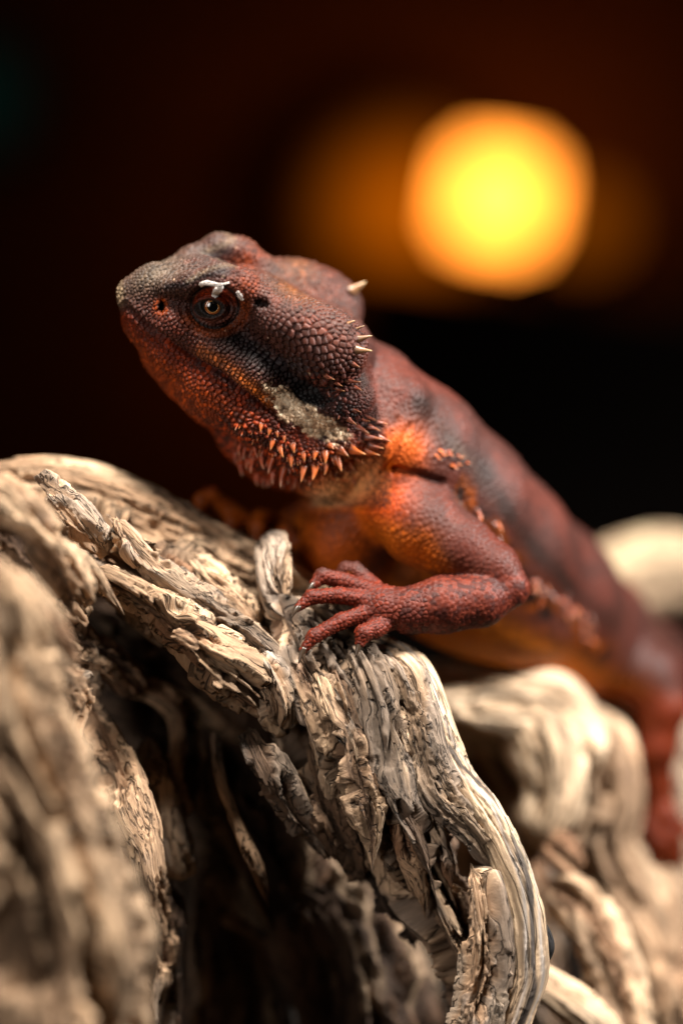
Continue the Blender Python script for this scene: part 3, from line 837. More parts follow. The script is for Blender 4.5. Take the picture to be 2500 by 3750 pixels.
for a, b in (((2365, 3030), (2300, 3110)), ((2395, 3075), (2355, 3185)), ((2430, 3085), (2425, 3205)), ((2465, 3050), (2490, 3160)), ((2455, 2990), (2520, 3050))):
    prims += chain([(P(2420, 2950, 8.1), 0.26), (P(a[0], a[1], 7.9), 0.19), (P(b[0], b[1], 8.0), 0.12)], k=0.08)
# chest and throat-to-chest skin
prims.append(Ell(P(1290, 1930, 3.1), (unit((-0.5, 0, -0.86)), (0.86, 0, -0.5), (0, 1, 0)), (1.5, 1.0, 1.25), k=0.5))
prims.append(Ell(P(1470, 1720, 2.2), AX, (0.95, 0.85, 0.8), k=0.45))          # shoulder bulge
prims.append(Ell(P(1480, 1610, 1.7), (unit((-0.45, 0, 0.9)), (0.9, 0, 0.45), (0, 1, 0)), (0.75, 0.42, 0.5), k=0.3))
# far fore leg
prims += chain([(P(1200, 1900, 4.2), 0.7), (P(1090, 1960, 4.8), 0.55), (P(1020, 1975, 4.6), 0.38)], k=0.3)
prims += chain([(P(1020, 1975, 4.6), 0.40), (P(960, 1925, 4.1), 0.30), (P(920, 1935, 3.8), 0.26)], k=0.2)
for pts in ([(930, 1930, 3.8), (840, 1870, 3.5), (775, 1815, 3.3), (738, 1830, 3.2), (735, 1880, 3.15)],
            [(930, 1935, 3.8), (880, 1900, 3.4), (850, 1915, 3.2), (838, 1955, 3.1)],
            [(960, 1930, 3.9), (955, 1905, 3.5), (945, 1930, 3.2), (940, 1975, 3.05)],
            [(1000, 1960, 4.1), (1050, 1950, 3.6), (1075, 1985, 3.4)]):
    prims += chain([(P(*q), r) for q, r in zip(pts, (0.22, 0.19, 0.17, 0.14, 0.10))], k=0.1)
# near fore leg
prims += chain([(P(1440, 1830, 2.0), 0.80), (P(1540, 1925, 1.75), 0.78), (P(1680, 2010, 1.55), 0.66), (P(1800, 2080, 1.35), 0.50), (P(1865, 2150, 1.2), 0.40)], k=0.3)
prims += chain([(P(1868, 2160, 1.2), 0.36), (P(1760, 2200, 1.05), 0.53), (P(1620, 2215, 0.9), 0.58), (P(1500, 2235, 0.8), 0.47), (P(1420, 2230, 0.75), 0.36)], k=0.09)
prims.append(Ell(P(1385, 2215, 0.75), (unit((-1, 0, 0.1)), (0.1, 0.3, 1), (0, 1, -0.3)), (0.50, 0.44, 0.26), k=0.2))
FING = [[(1370, 2150, 1.0), (1300, 2090, 1.15), (1265, 2085, 1.2), (1235, 2110, 1.15)],
        [(1360, 2165, 0.85), (1260, 2130, 0.85), (1180, 2110, 0.8), (1150, 2140, 0.7)],
        [(1350, 2200, 0.72), (1240, 2180, 0.6), (1140, 2186, 0.5), (1092, 2225, 0.38)],
        [(1360, 2240, 0.65), (1250, 2275, 0.48), (1150, 2330, 0.3), (1110, 2380, 0.22)],
        [(1420, 2275, 0.62), (1370, 2305, 0.42), (1330, 2320, 0.28), (1318, 2355, 0.22)]]
for f, rs in zip(FING, ((.18, .165, .15, .09), (.185, .17, .155, .10), (.175, .155, .145, .08), (.185, .16, .14, .075), (.2, .19, .17, .10))):
    prims += chain([(P(*q), r) for q, r in zip(f, rs)], k=0.06)

# head: middle masses
add(H(1040, 1170, 0), AX, (1.7, 0.62, 1.1), k=0.3)                 # cranium
add(H(1190, 1260, 0), rotax(12), (1.0, 0.70, 1.25), k=0.35)
prims += chain([(H(900, 1140, 0), 0.86), (H(720, 1075, 0), 0.72), (H(570, 1060, 0), 0.48), (H(482, 1072, 0), 0.30)], k=0.3)
prims += chain([(H(980, 1330, 0), 1.15), (H(720, 1230, 0), 0.76), (H(545, 1150, 0), 0.45)], k=0.35)
# chin and throat line
prims += chain([(H(515, 1180, 0), 0.30), (H(605, 1310, 0), 0.36), (H(680, 1385, 0), 0.40), (H(765, 1460, 0), 0.42), (H(900, 1585, 0), 0.45), (H(1000, 1680, 0), 0.50), (H(1110, 1710, 0), 0.55)], k=0.35)
# near and far halves
both(Ell, H(1130, 1205, 1.14), rotax(8), (1.15, 0.60, 0.60), k=0.3)   # jaw muscle behind the eye
both(Ell, H(1195, 1290, 1.22), rotax(20), (0.80, 0.62, 0.58), k=0.35)
both(Ell, H(1245, 1470, 1.10), rotax(50), (0.75, 0.50, 0.55), k=0.35)   # behind the ear
prims_brow = [(H(610, 1050, 0.55), 0.17), (H(700, 1040, 0.78), 0.22), (H(800, 1025, 0.93), 0.30), (H(880, 1045, 0.97), 0.30), (H(960, 1100, 1.0), 0.28)]
for i in range(4):
    both(Cone, prims_brow[i][0], prims_brow[i + 1][0], prims_brow[i][1], prims_brow[i + 1][1], k=0.22)
both(Cone, H(530, 1130, 0.26), H(640, 1175, 0.58), 0.25, 0.32, k=0.25)  # upper lip
both(Cone, H(640, 1175, 0.58), H(800, 1270, 0.88), 0.32, 0.36, k=0.3)
both(Cone, H(800, 1270, 0.88), H(960, 1370, 1.12), 0.36, 0.42, k=0.3)
both(Cone, H(530, 1200, 0.22), H(620, 1290, 0.48), 0.27, 0.34, k=0.3)  # lower jaw
both(Cone, H(620, 1290, 0.48), H(770, 1400, 0.86), 0.34, 0.38, k=0.3)
both(Cone, H(770, 1400, 0.86), H(940, 1540, 1.15), 0.38, 0.42, k=0.3)
both(Cone, H(940, 1540, 1.15), H(1120, 1650, 1.25), 0.42, 0.44, k=0.3)
both(Cone, H(1120, 1650, 1.25), H(1270, 1610, 1.25), 0.44, 0.38, k=0.3)
both(Ell, H(1110, 1500, 1.15), rotax(30), (1.0, 0.45, 0.40), k=0.3)   # pale cheek
both(Ell, H(960, 1400, 0.98), rotax(8), (1.0, 0.5, 0.42), k=0.3)
both(Ell, H(850, 1480, 0.75), rotax(12), (1.2, 0.55, 0.45), k=0.35)
# throat pouch
add(H(1025, 1605, 0.1), rotax(16), (1.15, 0.72, 1.2), k=0.35)
add(H(1205, 1700, 0.45), rotax(-20), (0.75, 0.76, 0.9), k=0.3)
prims += chain([(H(1310, 1690, 0.6), 0.42), (P(1400, 1600, 1.5), 0.6), (P(1450, 1480, 1.8), 0.7)], k=0.3)
# eye: hollow, lid ball, opening
EYE = H(786, 1122, 0.58)
both(Ell, H(786, 1124, 1.06), rotax(-4), (0.56, 0.48, 0.22), k=0.10, op='-')
both(Ell, EYE, rotax(0), (0.47, 0.41, 0.42), k=0.04)
both(Ell, H(766, 1128, 1.04), rotax(10), (0.285, 0.17, 0.22), k=0.03, op='-')
# nostril
both(Ell, H(590, 1124, 0.57), rotax(-60), (0.20, 0.15, 0.12), k=0.08)
both(Ell, H(592, 1125, 0.72), rotax(-70), (0.125, 0.062, 0.26), k=0.04, op='-')
# ear hollow
both(Ell, H(1142, 1448, 1.55), rotax(24), (0.46, 0.20, 0.34), k=0.12, op='-')
both(Ell, H(958, 1112, 1.26), rotax(10), (0.16, 0.08, 0.12), k=0.1, op='-')

LO, HI = (-4.9, -0.6, -8.2), (17.5, 17.5, 6.0)
HV = 0.064
_D = sdf_grid(prims, LO, HI, HV)
V, Q = surface_nets(_D, LO, HV)
del _D


def grad(p, d0=None):
    e = 0.012
    if d0 is None:
        d0 = sdf_points(prims, p)
    g = np.stack([sdf_points(prims, p + d) - d0 for d in (np.eye(3) * e).astype(np.float32)], 1)
    return g / np.maximum(np.linalg.norm(g, axis=1, keepdims=True), 1e-6)


def settle(p):
    p = p.astype(np.float32)
    d = sdf_points(prims, p)
    m = np.abs(d) > 1e-3
    p[m] -= grad(p[m], d[m]) * np.clip(d[m], -0.1, 0.1)[:, None]
    return p


def vertex_normals(v, quads, ngons):
    n = np.zeros((len(v), 3))
    fn = np.cross(v[quads[:, 2]] - v[quads[:, 0]], v[quads[:, 3]] - v[quads[:, 1]])
    for k in range(4):
        for a in range(3):
            n[:, a] += np.bincount(quads[:, k], weights=fn[:, a], minlength=len(v))
    for f in ngons:
        c = np.cross(v[f[2]] - v[f[0]], v[f[3]] - v[f[1]])
        n[f] += c
    return (n / np.maximum(np.linalg.norm(n, axis=1, keepdims=True), 1e-9)).astype(np.float32)


V = settle(V)

# ---- finer mesh where the lens resolves the scales
NGON = []


def head_w(p):
    return (p - HC) @ NEAR


def head_mask(p):
    x, y = pix(p)
    # behind the jowl the neck begins
    lim = 1345 + np.clip((y - 1300) * 0.28, 0, 90)
    return (x < lim) & (y < 1880) & (y > 780) & (p[:, 1] < 5.0) & ~((y > 1800) & (x < 1080))


cen = V[Q].mean(1)
cx, cy = pix(cen)
arm1 = (cen[:, 1] < 3.0) & (cy > 1600) & (cx > 1050) & (cx < 1960) & (cy < 2450)
neck1 = (cen[:, 1] < 4.5) & (cx > 1250) & (cx < 1750) & (cy > 1100) & (cy < 1900)
V, Q, NGON = split_quads(V, Q, NGON, head_mask(cen) | arm1 | neck1)
cen = V[Q].mean(1)
cx, cy = pix(cen)
edge_len = np.linalg.norm(V[Q[:, 0]] - V[Q[:, 1]], axis=1)
fine = edge_len < HV * 0.95
ngv = np.zeros(len(V), bool)
for f in NGON:
    ngv[f] = True
sel2 = head_mask(cen) & (head_w(cen) > -0.15) & (cx < 1400) & ~ngv[Q].any(1)
sel2 |= (cen[:, 1] < 1.1) & (cy > 2060) & (cx > 1060) & (cx < 1560) & (cy < 2420) & ~ngv[Q].any(1)
V, Q, NGON = split_quads(V, Q, NGON, sel2)
V = settle(V)
NRM = vertex_normals(V, Q, NGON)
if (NRM * (V - V.mean(0))).sum() < 0:
    NRM = -NRM

# ---- scales: seeds spread with a size that changes over the animal, relaxed, then nearest-two distances
vx, vy = pix(V)
vw = head_w(V)
hm = head_mask(V)
mx_, my_ = vx.copy(), vy.copy()
far = hm & (vw < 0)
if far.any():
    Vm = V[far] - 2 * vw[far][:, None] * NEAR
    mx_[far], my_[far] = pix(Vm)

size = np.full(len(V), 0.11, np.float32)                 # cm between seeds
arm = (V[:, 1] < 2.6) & (vy > 1950) & (vx > 1050)
size[arm] = 0.092
fingers = arm & (vx < 1400)
size[fingers] = 0.08
hs = np.full(len(V), 0.079, np.float32)
cheek = blob(mx_, my_, 1170, 1280, 190, 120, 30)
hs = hs + 0.056 * cheek
row_d, _ = poly_dist(mx_, my_, [(900, 1260), (1000, 1310), (1100, 1345), (1190, 1400), (1250, 1440)])
hs = hs + 0.05 * np.exp(-(row_d / 22) ** 2)
eye_d = np.hypot(mx_ - 786, my_ - 1124)
hs = np.where(eye_d < 190, np.minimum(hs, 0.05 + 0.055 * sm(70, 190, eye_d)), hs)
lip_d, _ = poly_dist(mx_, my_, [(500, 1170), (570, 1250), (680, 1335), (780, 1400), (900, 1500)])
hs = hs + 0.02 * np.exp(-(lip_d / 35) ** 2)
pale = np.clip(blob(mx_, my_, 1065, 1485, 110, 45, 36) + blob(mx_, my_, 1180, 1565, 120, 50, 24), 0, 1)
hs = np.where(pale > 0.35, 0.075, hs)
tiny, _ = poly_dist(mx_, my_, [(760, 1290), (880, 1375), (1000, 1450)])
hs = np.where(tiny < 40, np.minimum(hs, 0.075), hs)
back = sm(1230, 1330, mx_) * sm(1300, 1420, my_)
hs = hs * (1 - 0.35 * back)
size = np.where(hm, hs, size).astype(np.float32)

STR = np.eye(3) - 0.16 * np.outer(FWD, FWD)               # cells a little longer along the head
VS = (V @ STR.T).astype(np.float32)
va = np.zeros(len(V))
fa = 0.5 * np.linalg.norm(np.cross(V[Q[:, 2]] - V[Q[:, 0]], V[Q[:, 3]] - V[Q[:, 1]]), axis=1) / 4
for k in range(4):
    va += np.bincount(Q[:, k], weights=fa, minlength=len(V))
seeds = VS[rng.random(len(V)) < 1.45 * va / size ** 2].copy()


def nearest(seeds, pts, n):
    """indices and distances of the n nearest seeds, cube by cube"""
    g = 0.45
    I = np.zeros((len(pts), n), np.int32); Dd = np.full((len(pts), n), 9.0, np.float32)
    bins = {}
    for idx in cells(seeds, g):
        bins[tuple(np.floor(seeds[idx[0]] / g).astype(int))] = idx
    for idx in cells(pts, g):
        q = pts[idx]
        k0 = np.floor(q[0] / g).astype(int)
        c = [bins[t] for t in ((k0[0] + a, k0[1] + b_, k0[2] + c_) for a in (-1, 0, 1) for b_ in (-1, 0, 1) for c_ in (-1, 0, 1)) if t in bins]
        if not c:
            continue
        c = np.concatenate(c)
        sc = seeds[c]
        near_ = ((sc > q.min(0) - 0.25) & (sc < q.max(0) + 0.25)).all(1)
        if near_.sum() > n + 2:
            c = c[near_]; sc = sc[near_]
        if len(c) < n:
            continue
        d2 = ((q[:, None, :] - sc[None]) ** 2).sum(-1)
        if n == 1:
            k = d2.argmin(1)[:, None]
        else:
            k = np.argpartition(d2, n - 1, axis=1)[:, :n]
        dk = np.take_along_axis(d2, k, 1)
        o = np.argsort(dk, 1)
        I[idx] = c[np.take_along_axis(k, o, 1)]
        Dd[idx] = np.sqrt(np.take_along_axis(dk, o, 1))
    return I, Dd


sub = rng.permutation(len(V))[:len(V) // 3]
# thin out crowded seeds, then even them out
I2, D2 = nearest(seeds, seeds, 2)
small = np.full(len(seeds), 0.1, np.float32)
Iv, _d = nearest(seeds, VS[sub], 1)
small[Iv[:, 0]] = size[sub]
drop = (D2[:, 1] < small * 0.62) & (I2[:, 1] > np.arange(len(seeds)))
seeds = seeds[~drop]
for it in range(4):
    I, _d = nearest(seeds, VS[sub], 1)
    num = np.bincount(I[:, 0], minlength=len(seeds))
    acc = np.stack([np.bincount(I[:, 0], weights=VS[sub][:, a], minlength=len(seeds)) for a in range(3)], 1)
    ok = num > 0
    seeds[ok] = (acc[ok] / num[ok][:, None])
I, Dd = nearest(seeds, VS, 2)
cell = I[:, 0]
crnd = rng.random(len(seeds)).astype(np.float32)[cell]
crnd2 = rng.random(len(seeds)).astype(np.float32)[cell]
border = (Dd[:, 1] - Dd[:, 0]) / np.maximum(size, 1e-3)     # 0 in the joint, ~1 in the middle
sinv = np.linalg.inv(STR)
off = V - (seeds[cell] @ sinv.T)
off -= (off * NRM).sum(1)[:, None] * NRM
along = (off @ -FWD) / size                                # towards the rear edge of the scale

# ---- relief of the skin
MOUTH = [(462, 1118), (540, 1188), (640, 1262), (715, 1312), (817, 1368), (868, 1415), (945, 1468), (1010, 1522), (1035, 1560)]
mouth_d, mouth_t = poly_dist(mx_, my_, MOUTH)
# signed: which side of the mouth line
mline = np.interp(mx_, [p[0] for p in MOUTH], [p[1] for p in MOUTH])
below = np.where(mx_ < 600, sm(-30, 45, my_ - mline - (600 - mx_) * 0.12), sm(-6, 8, my_ - mline)) * hm
beard = hm * np.clip(blob(mx_, my_, 1010, 1690, 190, 110, 25) + blob(mx_, my_, 1200, 1690, 150, 70, 0) + blob(mx_, my_, 860, 1600, 110, 120, 45), 0, 1)
nape = hm * np.clip(blob(mx_, my_, 1310, 1530, 90, 130, 0) + blob(mx_, my_, 1250, 1400, 90, 60, 30), 0, 1)
dome = sm(0.0, 0.5, border)
tilt = np.clip(along, -0.5, 0.6)
h = size * (0.22 * dome + 0.44 * tilt * sm(0.0, 0.2, border))
cone_h = np.clip(1 - Dd[:, 0] / (size * 0.62), 0, 1)
h = h + size * 0.55 * cone_h * np.clip(beard * 0.9 + nape * 0.8, 0, 1)
h = h * np.where(hm, 1.0, 0.55) * (0.75 + 0.5 * crnd)
soft = hm & (pale > 0.3)
pa = (mx_ - 1065) * 0.81 + (my_ - 1485) * 0.59; pb = -(mx_ - 1065) * 0.59 + (my_ - 1485) * 0.81
h = np.where(soft, size * 0.30 * dome * (0.3 + 1.4 * crnd) + 0.07 * (fbm(pa / 60, pb / 15, vw * 2, 9, 3) - 0.5), h)
# lips part along a groove; folds round the eye
h = h - 0.085 * np.exp(-(mouth_d / 6.5) ** 2) * hm * sm(0.0, 0.06, mouth_t) + 0.03 * np.exp(-((mouth_d - 20) / 12) ** 2) * hm
ex, ey = (mx_ - 786) / 86.0, (my_ - 1122) / 76.0
er = np.hypot(ex, ey)
ep = np.arctan2(ey, ex)
ring = hm * (np.abs(vw) > 0.45)
h = h + ring * 0.016 * np.sin(er * 21.0) * sm(0.95, 1.1, er) * (1 - sm(1.5, 1.9, er)) * (0.4 + 0.6 * sm(-0.6, 0.5, ey))
h = h - ring * 0.05 * np.exp(-((er - 1.0) / 0.07) ** 2)
ox, oy = (mx_ - 766) / 52.0, (my_ - 1128) / 34.0
orr = np.hypot(ox, oy)
lidz = ring * (er < 1.0)
h = np.where(lidz > 0, h * 0.45, h)
h = h + lidz * sm(0.0, 0.4, ey) * 0.028 * np.abs(np.sin(ep * 17)) * np.exp(-((orr - 1.75) / 0.25) ** 2)     # fringe of the lower lid
h = h + lidz * 0.022 * np.exp(-((orr - 1.12) / 0.10) ** 2)
h = h + lidz * 0.015 * np.sin(orr * 16) * sm(1.2, 1.5, orr) * (ex > 0.1)
fold_d, fold_t = poly_dist(vx, vy, [(1395, 1735), (1450, 1722), (1530, 1735), (1620, 1765)])
h = h - 0.16 * np.exp(-(fold_d / 12) ** 2) * (V[:, 1] < 2.6) * ~hm
for line, a_ in (([(1290, 1800), (1360, 1720), (1420, 1620), (1450, 1540)], .05), ([(1320, 1830), (1400, 1740), (1450, 1660), (1500, 1560)], .06), ([(1345, 1690), (1400, 1620)], .05)):
    fd, ft = poly_dist(vx, vy, line)
    h = h - a_ * np.exp(-(fd / 13) ** 2) * (vx > 1270) * (V[:, 1] < 3.2)
VD = V + NRM * h[:, None]

# ---- pigment
C = np.zeros((len(V), 3), np.float32)
C[:] = (0.140, 0.053, 0.042)
n1 = fbm(V[:, 0] * 1.1, V[:, 1] * 1.1, V[:, 2] * 1.1, 3, 3)
n2 = fbm(V[:, 0] * 3, V[:, 1] * 3, V[:, 2] * 3, 8, 3)
# trunk: mauve back, rust flank, orange belly
DORS = unit((0.50, -0.12, 0.86))
dn = NRM @ DORS
C = mix(C, (0.19, 0.050, 0.030), sm(0.5, -0.1, dn) * 0.9)
C = mix(C, (0.55, 0.165, 0.028), sm(0.05, -0.55, dn) * 0.85)
C = mix(C, (0.25, 0.075, 0.055), sm(0.52, 0.66, n1) * 0.6 * sm(-0.3, 0.2, dn))
for q in ((1545, 1490, 38, 55, -20), (1630, 1610, 30, 70, -30), (1770, 1730, 30, 70, -25), (1850, 1860, 26, 70, -30), (1960, 2010, 26, 80, -35), (2070, 2130, 22, 70, -35)):
    C = mix(C, (0.040, 0.022, 0.018), np.clip(blob(vx, vy, *q) * 1.3, 0, 1) * (V[:, 1] < 12) * ~hm * 0.85)
bd, _ = poly_dist(vx, vy, [(1560, 1500), (1700, 1680), (1830, 1850), (1960, 2010), (2090, 2150), (2230, 2280)])
C = mix(C, (0.060, 0.024, 0.017), np.exp(-(bd / 34) ** 2) * ~hm * (V[:, 1] > 1.5) * 0.6)
C = mix(C, (0.22, 0.16, 0.13), blob(vx, vy, 1690, 1660, 22, 70, -35) * 0.6 * ~hm)
C = mix(C, (0.60, 0.155, 0.07), np.clip(blob(vx, vy, 1470, 1640, 95, 85, -40) * 1.2, 0, 1) * (V[:, 1] < 3.2))
C = mix(C, (0.50, 0.13, 0.03), blob(vx, vy, 1530, 2010, 90, 70, 0) * (V[:, 1] < 3.0) * 0.9)
C = mix(C, (0.55, 0.10, 0.035), blob(vx, vy, 1400, 1830, 110, 90, 0) * (V[:, 1] < 3.4) * 0.85)
C = mix(C, (0.52, 0.13, 0.03), blob(vx, vy, 1230, 2010, 160, 150, 0) * 0.9 * (V[:, 1] > 1.7))
C = mix(C, (0.85, 0.30, 0.03), blob(vx, vy, 1720, 2400, 360, 95, 14) * (V[:, 1] > 2.0))
fr_d, fr_t = poly_dist(vx, vy, [(1640, 1745), (1720, 1850), (1800, 1960), (1880, 2090), (1960, 2210), (2080, 2310), (2200, 2390)])
trunk_ = ~hm * (V[:, 1] > 1.9)
C = mix(C, (0.42, 0.11, 0.026), np.exp(-((fr_d - 8) / 42) ** 2) * trunk_ * 0.75 * sm(0.4, 0.6, n2))
C = mix(C, (0.020, 0.011, 0.009), sm(0.50, 0.60, fbm(V[:, 0] * 2.2, V[:, 1] * 2.2, V[:, 2] * 2.2, 41, 3)) * np.exp(-(fr_d / 38) ** 2) * trunk_ * 0.95)
# near fore leg: dark plum outer side, red hand
fl = (V[:, 1] < 2.4) * sm(1880, 1960, vy) * sm(1540, 1700, vx)
C = mix(C, (0.19, 0.046, 0.030), fl * 0.9)
fl2 = (V[:, 1] < 1.9) * sm(2085, 2120, vy) * (vx > 1050)
C = mix(C, (0.22, 0.045, 0.028), fl2)
C = mix(C, (0.30, 0.078, 0.052), fl2 * (crnd > 0.62) * 0.55)
C = mix(C, (0.10, 0.026, 0.020), fl2 * (crnd < 0.25) * 0.6)
hand = fl2 * sm(1470, 1390, vx)
C = mix(C, (0.30, 0.055, 0.032), hand * 0.8)
C = mix(C, (0.05, 0.018, 0.014), hand * sm(0.20, 0.02, border) * 0.8)
# far fore leg: orange brown, brightened as painted orange light
C = mix(C, (0.42, 0.11, 0.024), (V[:, 1] > 2.9) * sm(1080, 1020, vx) * sm(1760, 1790, vy) * 0.9)
# hind leg, tail
C = mix(C, (0.30, 0.055, 0.022), (V[:, 1] > 7) * sm(2500, 2580, vy) * 0.8)
CT = C.copy()

# head
K = np.zeros_like(C)
K[:] = (0.105, 0.042, 0.033)
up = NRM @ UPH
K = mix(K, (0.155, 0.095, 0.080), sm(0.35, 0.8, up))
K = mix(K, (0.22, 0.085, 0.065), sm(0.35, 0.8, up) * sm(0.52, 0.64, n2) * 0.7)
K = mix(K, (0.22, 0.19, 0.145), blob(mx_, my_, 560, 1010, 120, 60, -25) * 0.85)
K = mix(K, (0.34, 0.15, 0.055), blob(mx_, my_, 1090, 1075, 85, 35, 25) * 0.8)
K = mix(K, (0.17, 0.060, 0.040), blob(mx_, my_, 1190, 1200, 150, 90, 35) * 0.9)
red = below
K = mix(K, (0.30, 0.060, 0.032), red)
K = mix(K, (0.42, 0.105, 0.045), red * sm(35, 120, my_ - mline) * 0.75)
K = mix(K, (0.09, 0.032, 0.028), red * np.exp(-(mouth_d / 32) ** 2) * (crnd < 0.7) * sm(650, 740, mx_))
K = mix(K, (0.20, 0.055, 0.035), blob(mx_, my_, 640, 1190, 110, 50, 40) * (1 - below) * 0.8)
strip_d, strip_t = poly_dist(mx_, my_, [(740, 1285), (830, 1335), (900, 1395), (985, 1475)])
K = mix(K, (0.50, 0.17, 0.065), np.exp(-(strip_d / 24) ** 2) * (1 - below) * (0.55 + 0.45 * sm(0.3, 0.9, strip_t)))
dark_d, _ = poly_dist(mx_, my_, [(840, 1225), (930, 1300), (1040, 1370), (1110, 1420), (1200, 1450), (1290, 1540), (1400, 1590)])
K = mix(K, (0.018, 0.014, 0.016), np.exp(-(dark_d / 44) ** 2) * 0.92 * (1 - sm(0.6, 1.0, np.exp(-(strip_d / 20) ** 2))))
row_f = np.exp(-(row_d / 24) ** 2)
K = mix(K, (0.045, 0.035, 0.042), row_f * (crnd < 0.6) * 0.9)
K = mix(K, (0.36, 0.085, 0.045), row_f * (along > 0.05) * sm(1100, 1150, mx_) * 0.8)
K = mix(K, (0.015, 0.012, 0.014), blob(mx_, my_, 955, 1110, 38, 22, 20))
K = mix(K, (0.016, 0.013, 0.016), np.exp(-(poly_dist(mx_, my_, [(610, 1050), (680, 1040), (740, 1010), (820, 990), (880, 1005)])[0] / 13) ** 2) * 0.85)
K = mix(K, (0.25, 0.205, 0.15), np.exp(-(poly_dist(mx_, my_, [(690, 1030), (740, 998), (800, 975), (860, 972)])[0] / 9) ** 2) * 0.7)
K = mix(K, (0.36, 0.080, 0.030), blob(mx_, my_, 905, 1040, 60, 50, 40) * 0.7)
K = mix(K, (0.33, 0.085, 0.035), ring * sm(1.0, 1.1, er) * (1 - sm(1.35, 1.7, er)) * sm(-0.35, 0.2, ey + ex * 0.3) * 0.8)
K = mix(K, (0.40, 0.075, 0.028), lidz * sm(0.1, -0.3, ey) * 0.9)
K = mix(K, (0.20, 0.075, 0.055), lidz * sm(0.15, 0.4, ey))
K = mix(K, (0.02, 0.014, 0.012), lidz * sm(1.2, 0.95, orr))
K = mix(K, (0.02, 0.012, 0.010), ring * np.exp(-((er - 1.0) / 0.06) ** 2))
nos = np.hypot((mx_ - 590) / 26, (my_ - 1122) / 33)
K = mix(K, (0.42, 0.10, 0.035), np.exp(-((nos - 0.8) / 0.3) ** 2) * ring * 0.9)
K = mix(K, (0.01, 0.006, 0.005), sm(0.62, 0.45, nos) * ring)
K = mix(K, (0.42, 0.36, 0.25), blob(mx_, my_, 440, 1075, 16, 45, 0) * 0.8)
cream = sm(0.34, 0.62, pale + 0.9 * (fbm(V[:, 0] * 6, V[:, 1] * 6, V[:, 2] * 6, 31, 3) - 0.5) + 0.25 * (crnd - 0.5))
K = mix(K, (0.54, 0.43, 0.31), cream)
K = mix(K, (0.30, 0.20, 0.13), cream * sm(0.4, 0.1, crnd) * 0.7)
K = mix(K, (0.80, 0.72, 0.56), cream * np.clip(sm(0.78, 0.9, crnd) + np.exp(-(poly_dist(mx_, my_, [(1030, 1450), (1080, 1500), (1130, 1545)])[0] / 14) ** 2), 0, 1) * 0.9)
for q in ((1172, 1617, 13, 11), (1190, 1603, 10, 7), (1252, 1620, 11, 9)):
    K = mix(K, (0.06, 0.015, 0.010), np.clip(1.6 * blob(mx_, my_, *q), 0, 1))
K = mix(K, (0.008, 0.006, 0.006), sm(0.3, 0.6, blob(mx_, my_, 1142, 1450, 92, 40, 24)))
K = mix(K, (0.36, 0.070, 0.028), beard * (1 - cream) * 0.6)
K = mix(K, (0.07, 0.022, 0.016), beard * (1 - cream) * (crnd < 0.55) * 0.8)
K = mix(K, (0.78, 0.43, 0.22), np.clip(1.3 * blob(vx, vy, 1270, 1770, 120, 70, -25), 0, 1))
K = mix(K, (0.62, 0.20, 0.10), blob(vx, vy, 1230, 1745, 100, 22, 0) * (crnd < 0.5))
K = mix(K, (0.36, 0.30, 0.20), blob(mx_, my_, 1190, 1835, 70, 35, 0) * 0.8)
K = mix(K, (0.20, 0.065, 0.050), nape * (crnd > 0.5) * 0.7 * (1 - cream))
# joints between scales: rusty on the temple, black elsewhere; pale scale rims on the cheek
jt = sm(0.16, 0.02, border)
rim = sm(0.10, 0.2, border) * sm(0.5, 0.3, border)
tem = blob(mx_, my_, 1170, 1190, 190, 110, 30)
K = mix(K, (0.34, 0.085, 0.045), jt * tem * 0.8)
K = mix(K, (0.03, 0.014, 0.012), jt * (1 - tem) * 0.85 * (1 - cream) * (1 - sm(0.4, 0.8, up)))
K = mix(K, (0.24, 0.19, 0.19), rim * np.clip(tem + row_f * 0.7, 0, 1) * 0.55 * (along > -0.1))
K *= (0.54 + 0.52 * crnd2)[:, None]
K = K * np.array([1.0, 0.92, 0.90], np.float32)
# soft hand-over to the neck
lim = 1345 + np.clip((vy - 1300) * 0.28, 0, 90)
hf = hm * sm(0, 45, lim - vx + 0 * vy)
hf = np.where(vy > 1750, hm * sm(1880, 1840, vy), hf)
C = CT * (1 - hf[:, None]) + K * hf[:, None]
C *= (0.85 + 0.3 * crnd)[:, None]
lum = C.mean(1, keepdims=True)
C = np.clip(lum + (C - lum) * 1.25, 0.004, 0.9)
C = C * (0.44 + 0.56 * sm(0.09, 0.26, lum[:, 0]))[:, None]
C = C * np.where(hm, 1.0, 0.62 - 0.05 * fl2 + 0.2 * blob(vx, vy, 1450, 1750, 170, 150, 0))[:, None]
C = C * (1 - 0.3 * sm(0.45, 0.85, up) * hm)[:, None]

skin_mat, nt, b = nodes_mat('lizard_skin')
at = nt.nodes.new('ShaderNodeAttribute'); at.attribute_name = 'Col'
nz = nt.nodes.new('ShaderNodeTexNoise'); nz.inputs['Scale'].default_value = 4200; nz.inputs['Detail'].default_value = 4
tc = nt.nodes.new('ShaderNodeTexCoord'); nt.links.new(tc.outputs['Object'], nz.inputs['Vector'])
bp = nt.nodes.new('ShaderNodeBump'); bp.inputs['Strength'].default_value = 0.35; bp.inputs['Distance'].default_value = 0.00012
nt.links.new(nz.outputs['Fac'], bp.inputs['Height']); nt.links.new(bp.outputs[0], b.inputs['Normal'])
nt.links.new(at.outputs['Color'], b.inputs['Base Color'])
rr = nt.nodes.new('ShaderNodeMapRange'); rr.inputs['To Min'].default_value = 0.40; rr.inputs['To Max'].default_value = 0.72
nt.links.new(nz.outputs['Fac'], rr.inputs['Value']); nt.links.new(rr.outputs[0], b.inputs['Roughness'])
b.inputs['Specular IOR Level'].default_value = 0.22

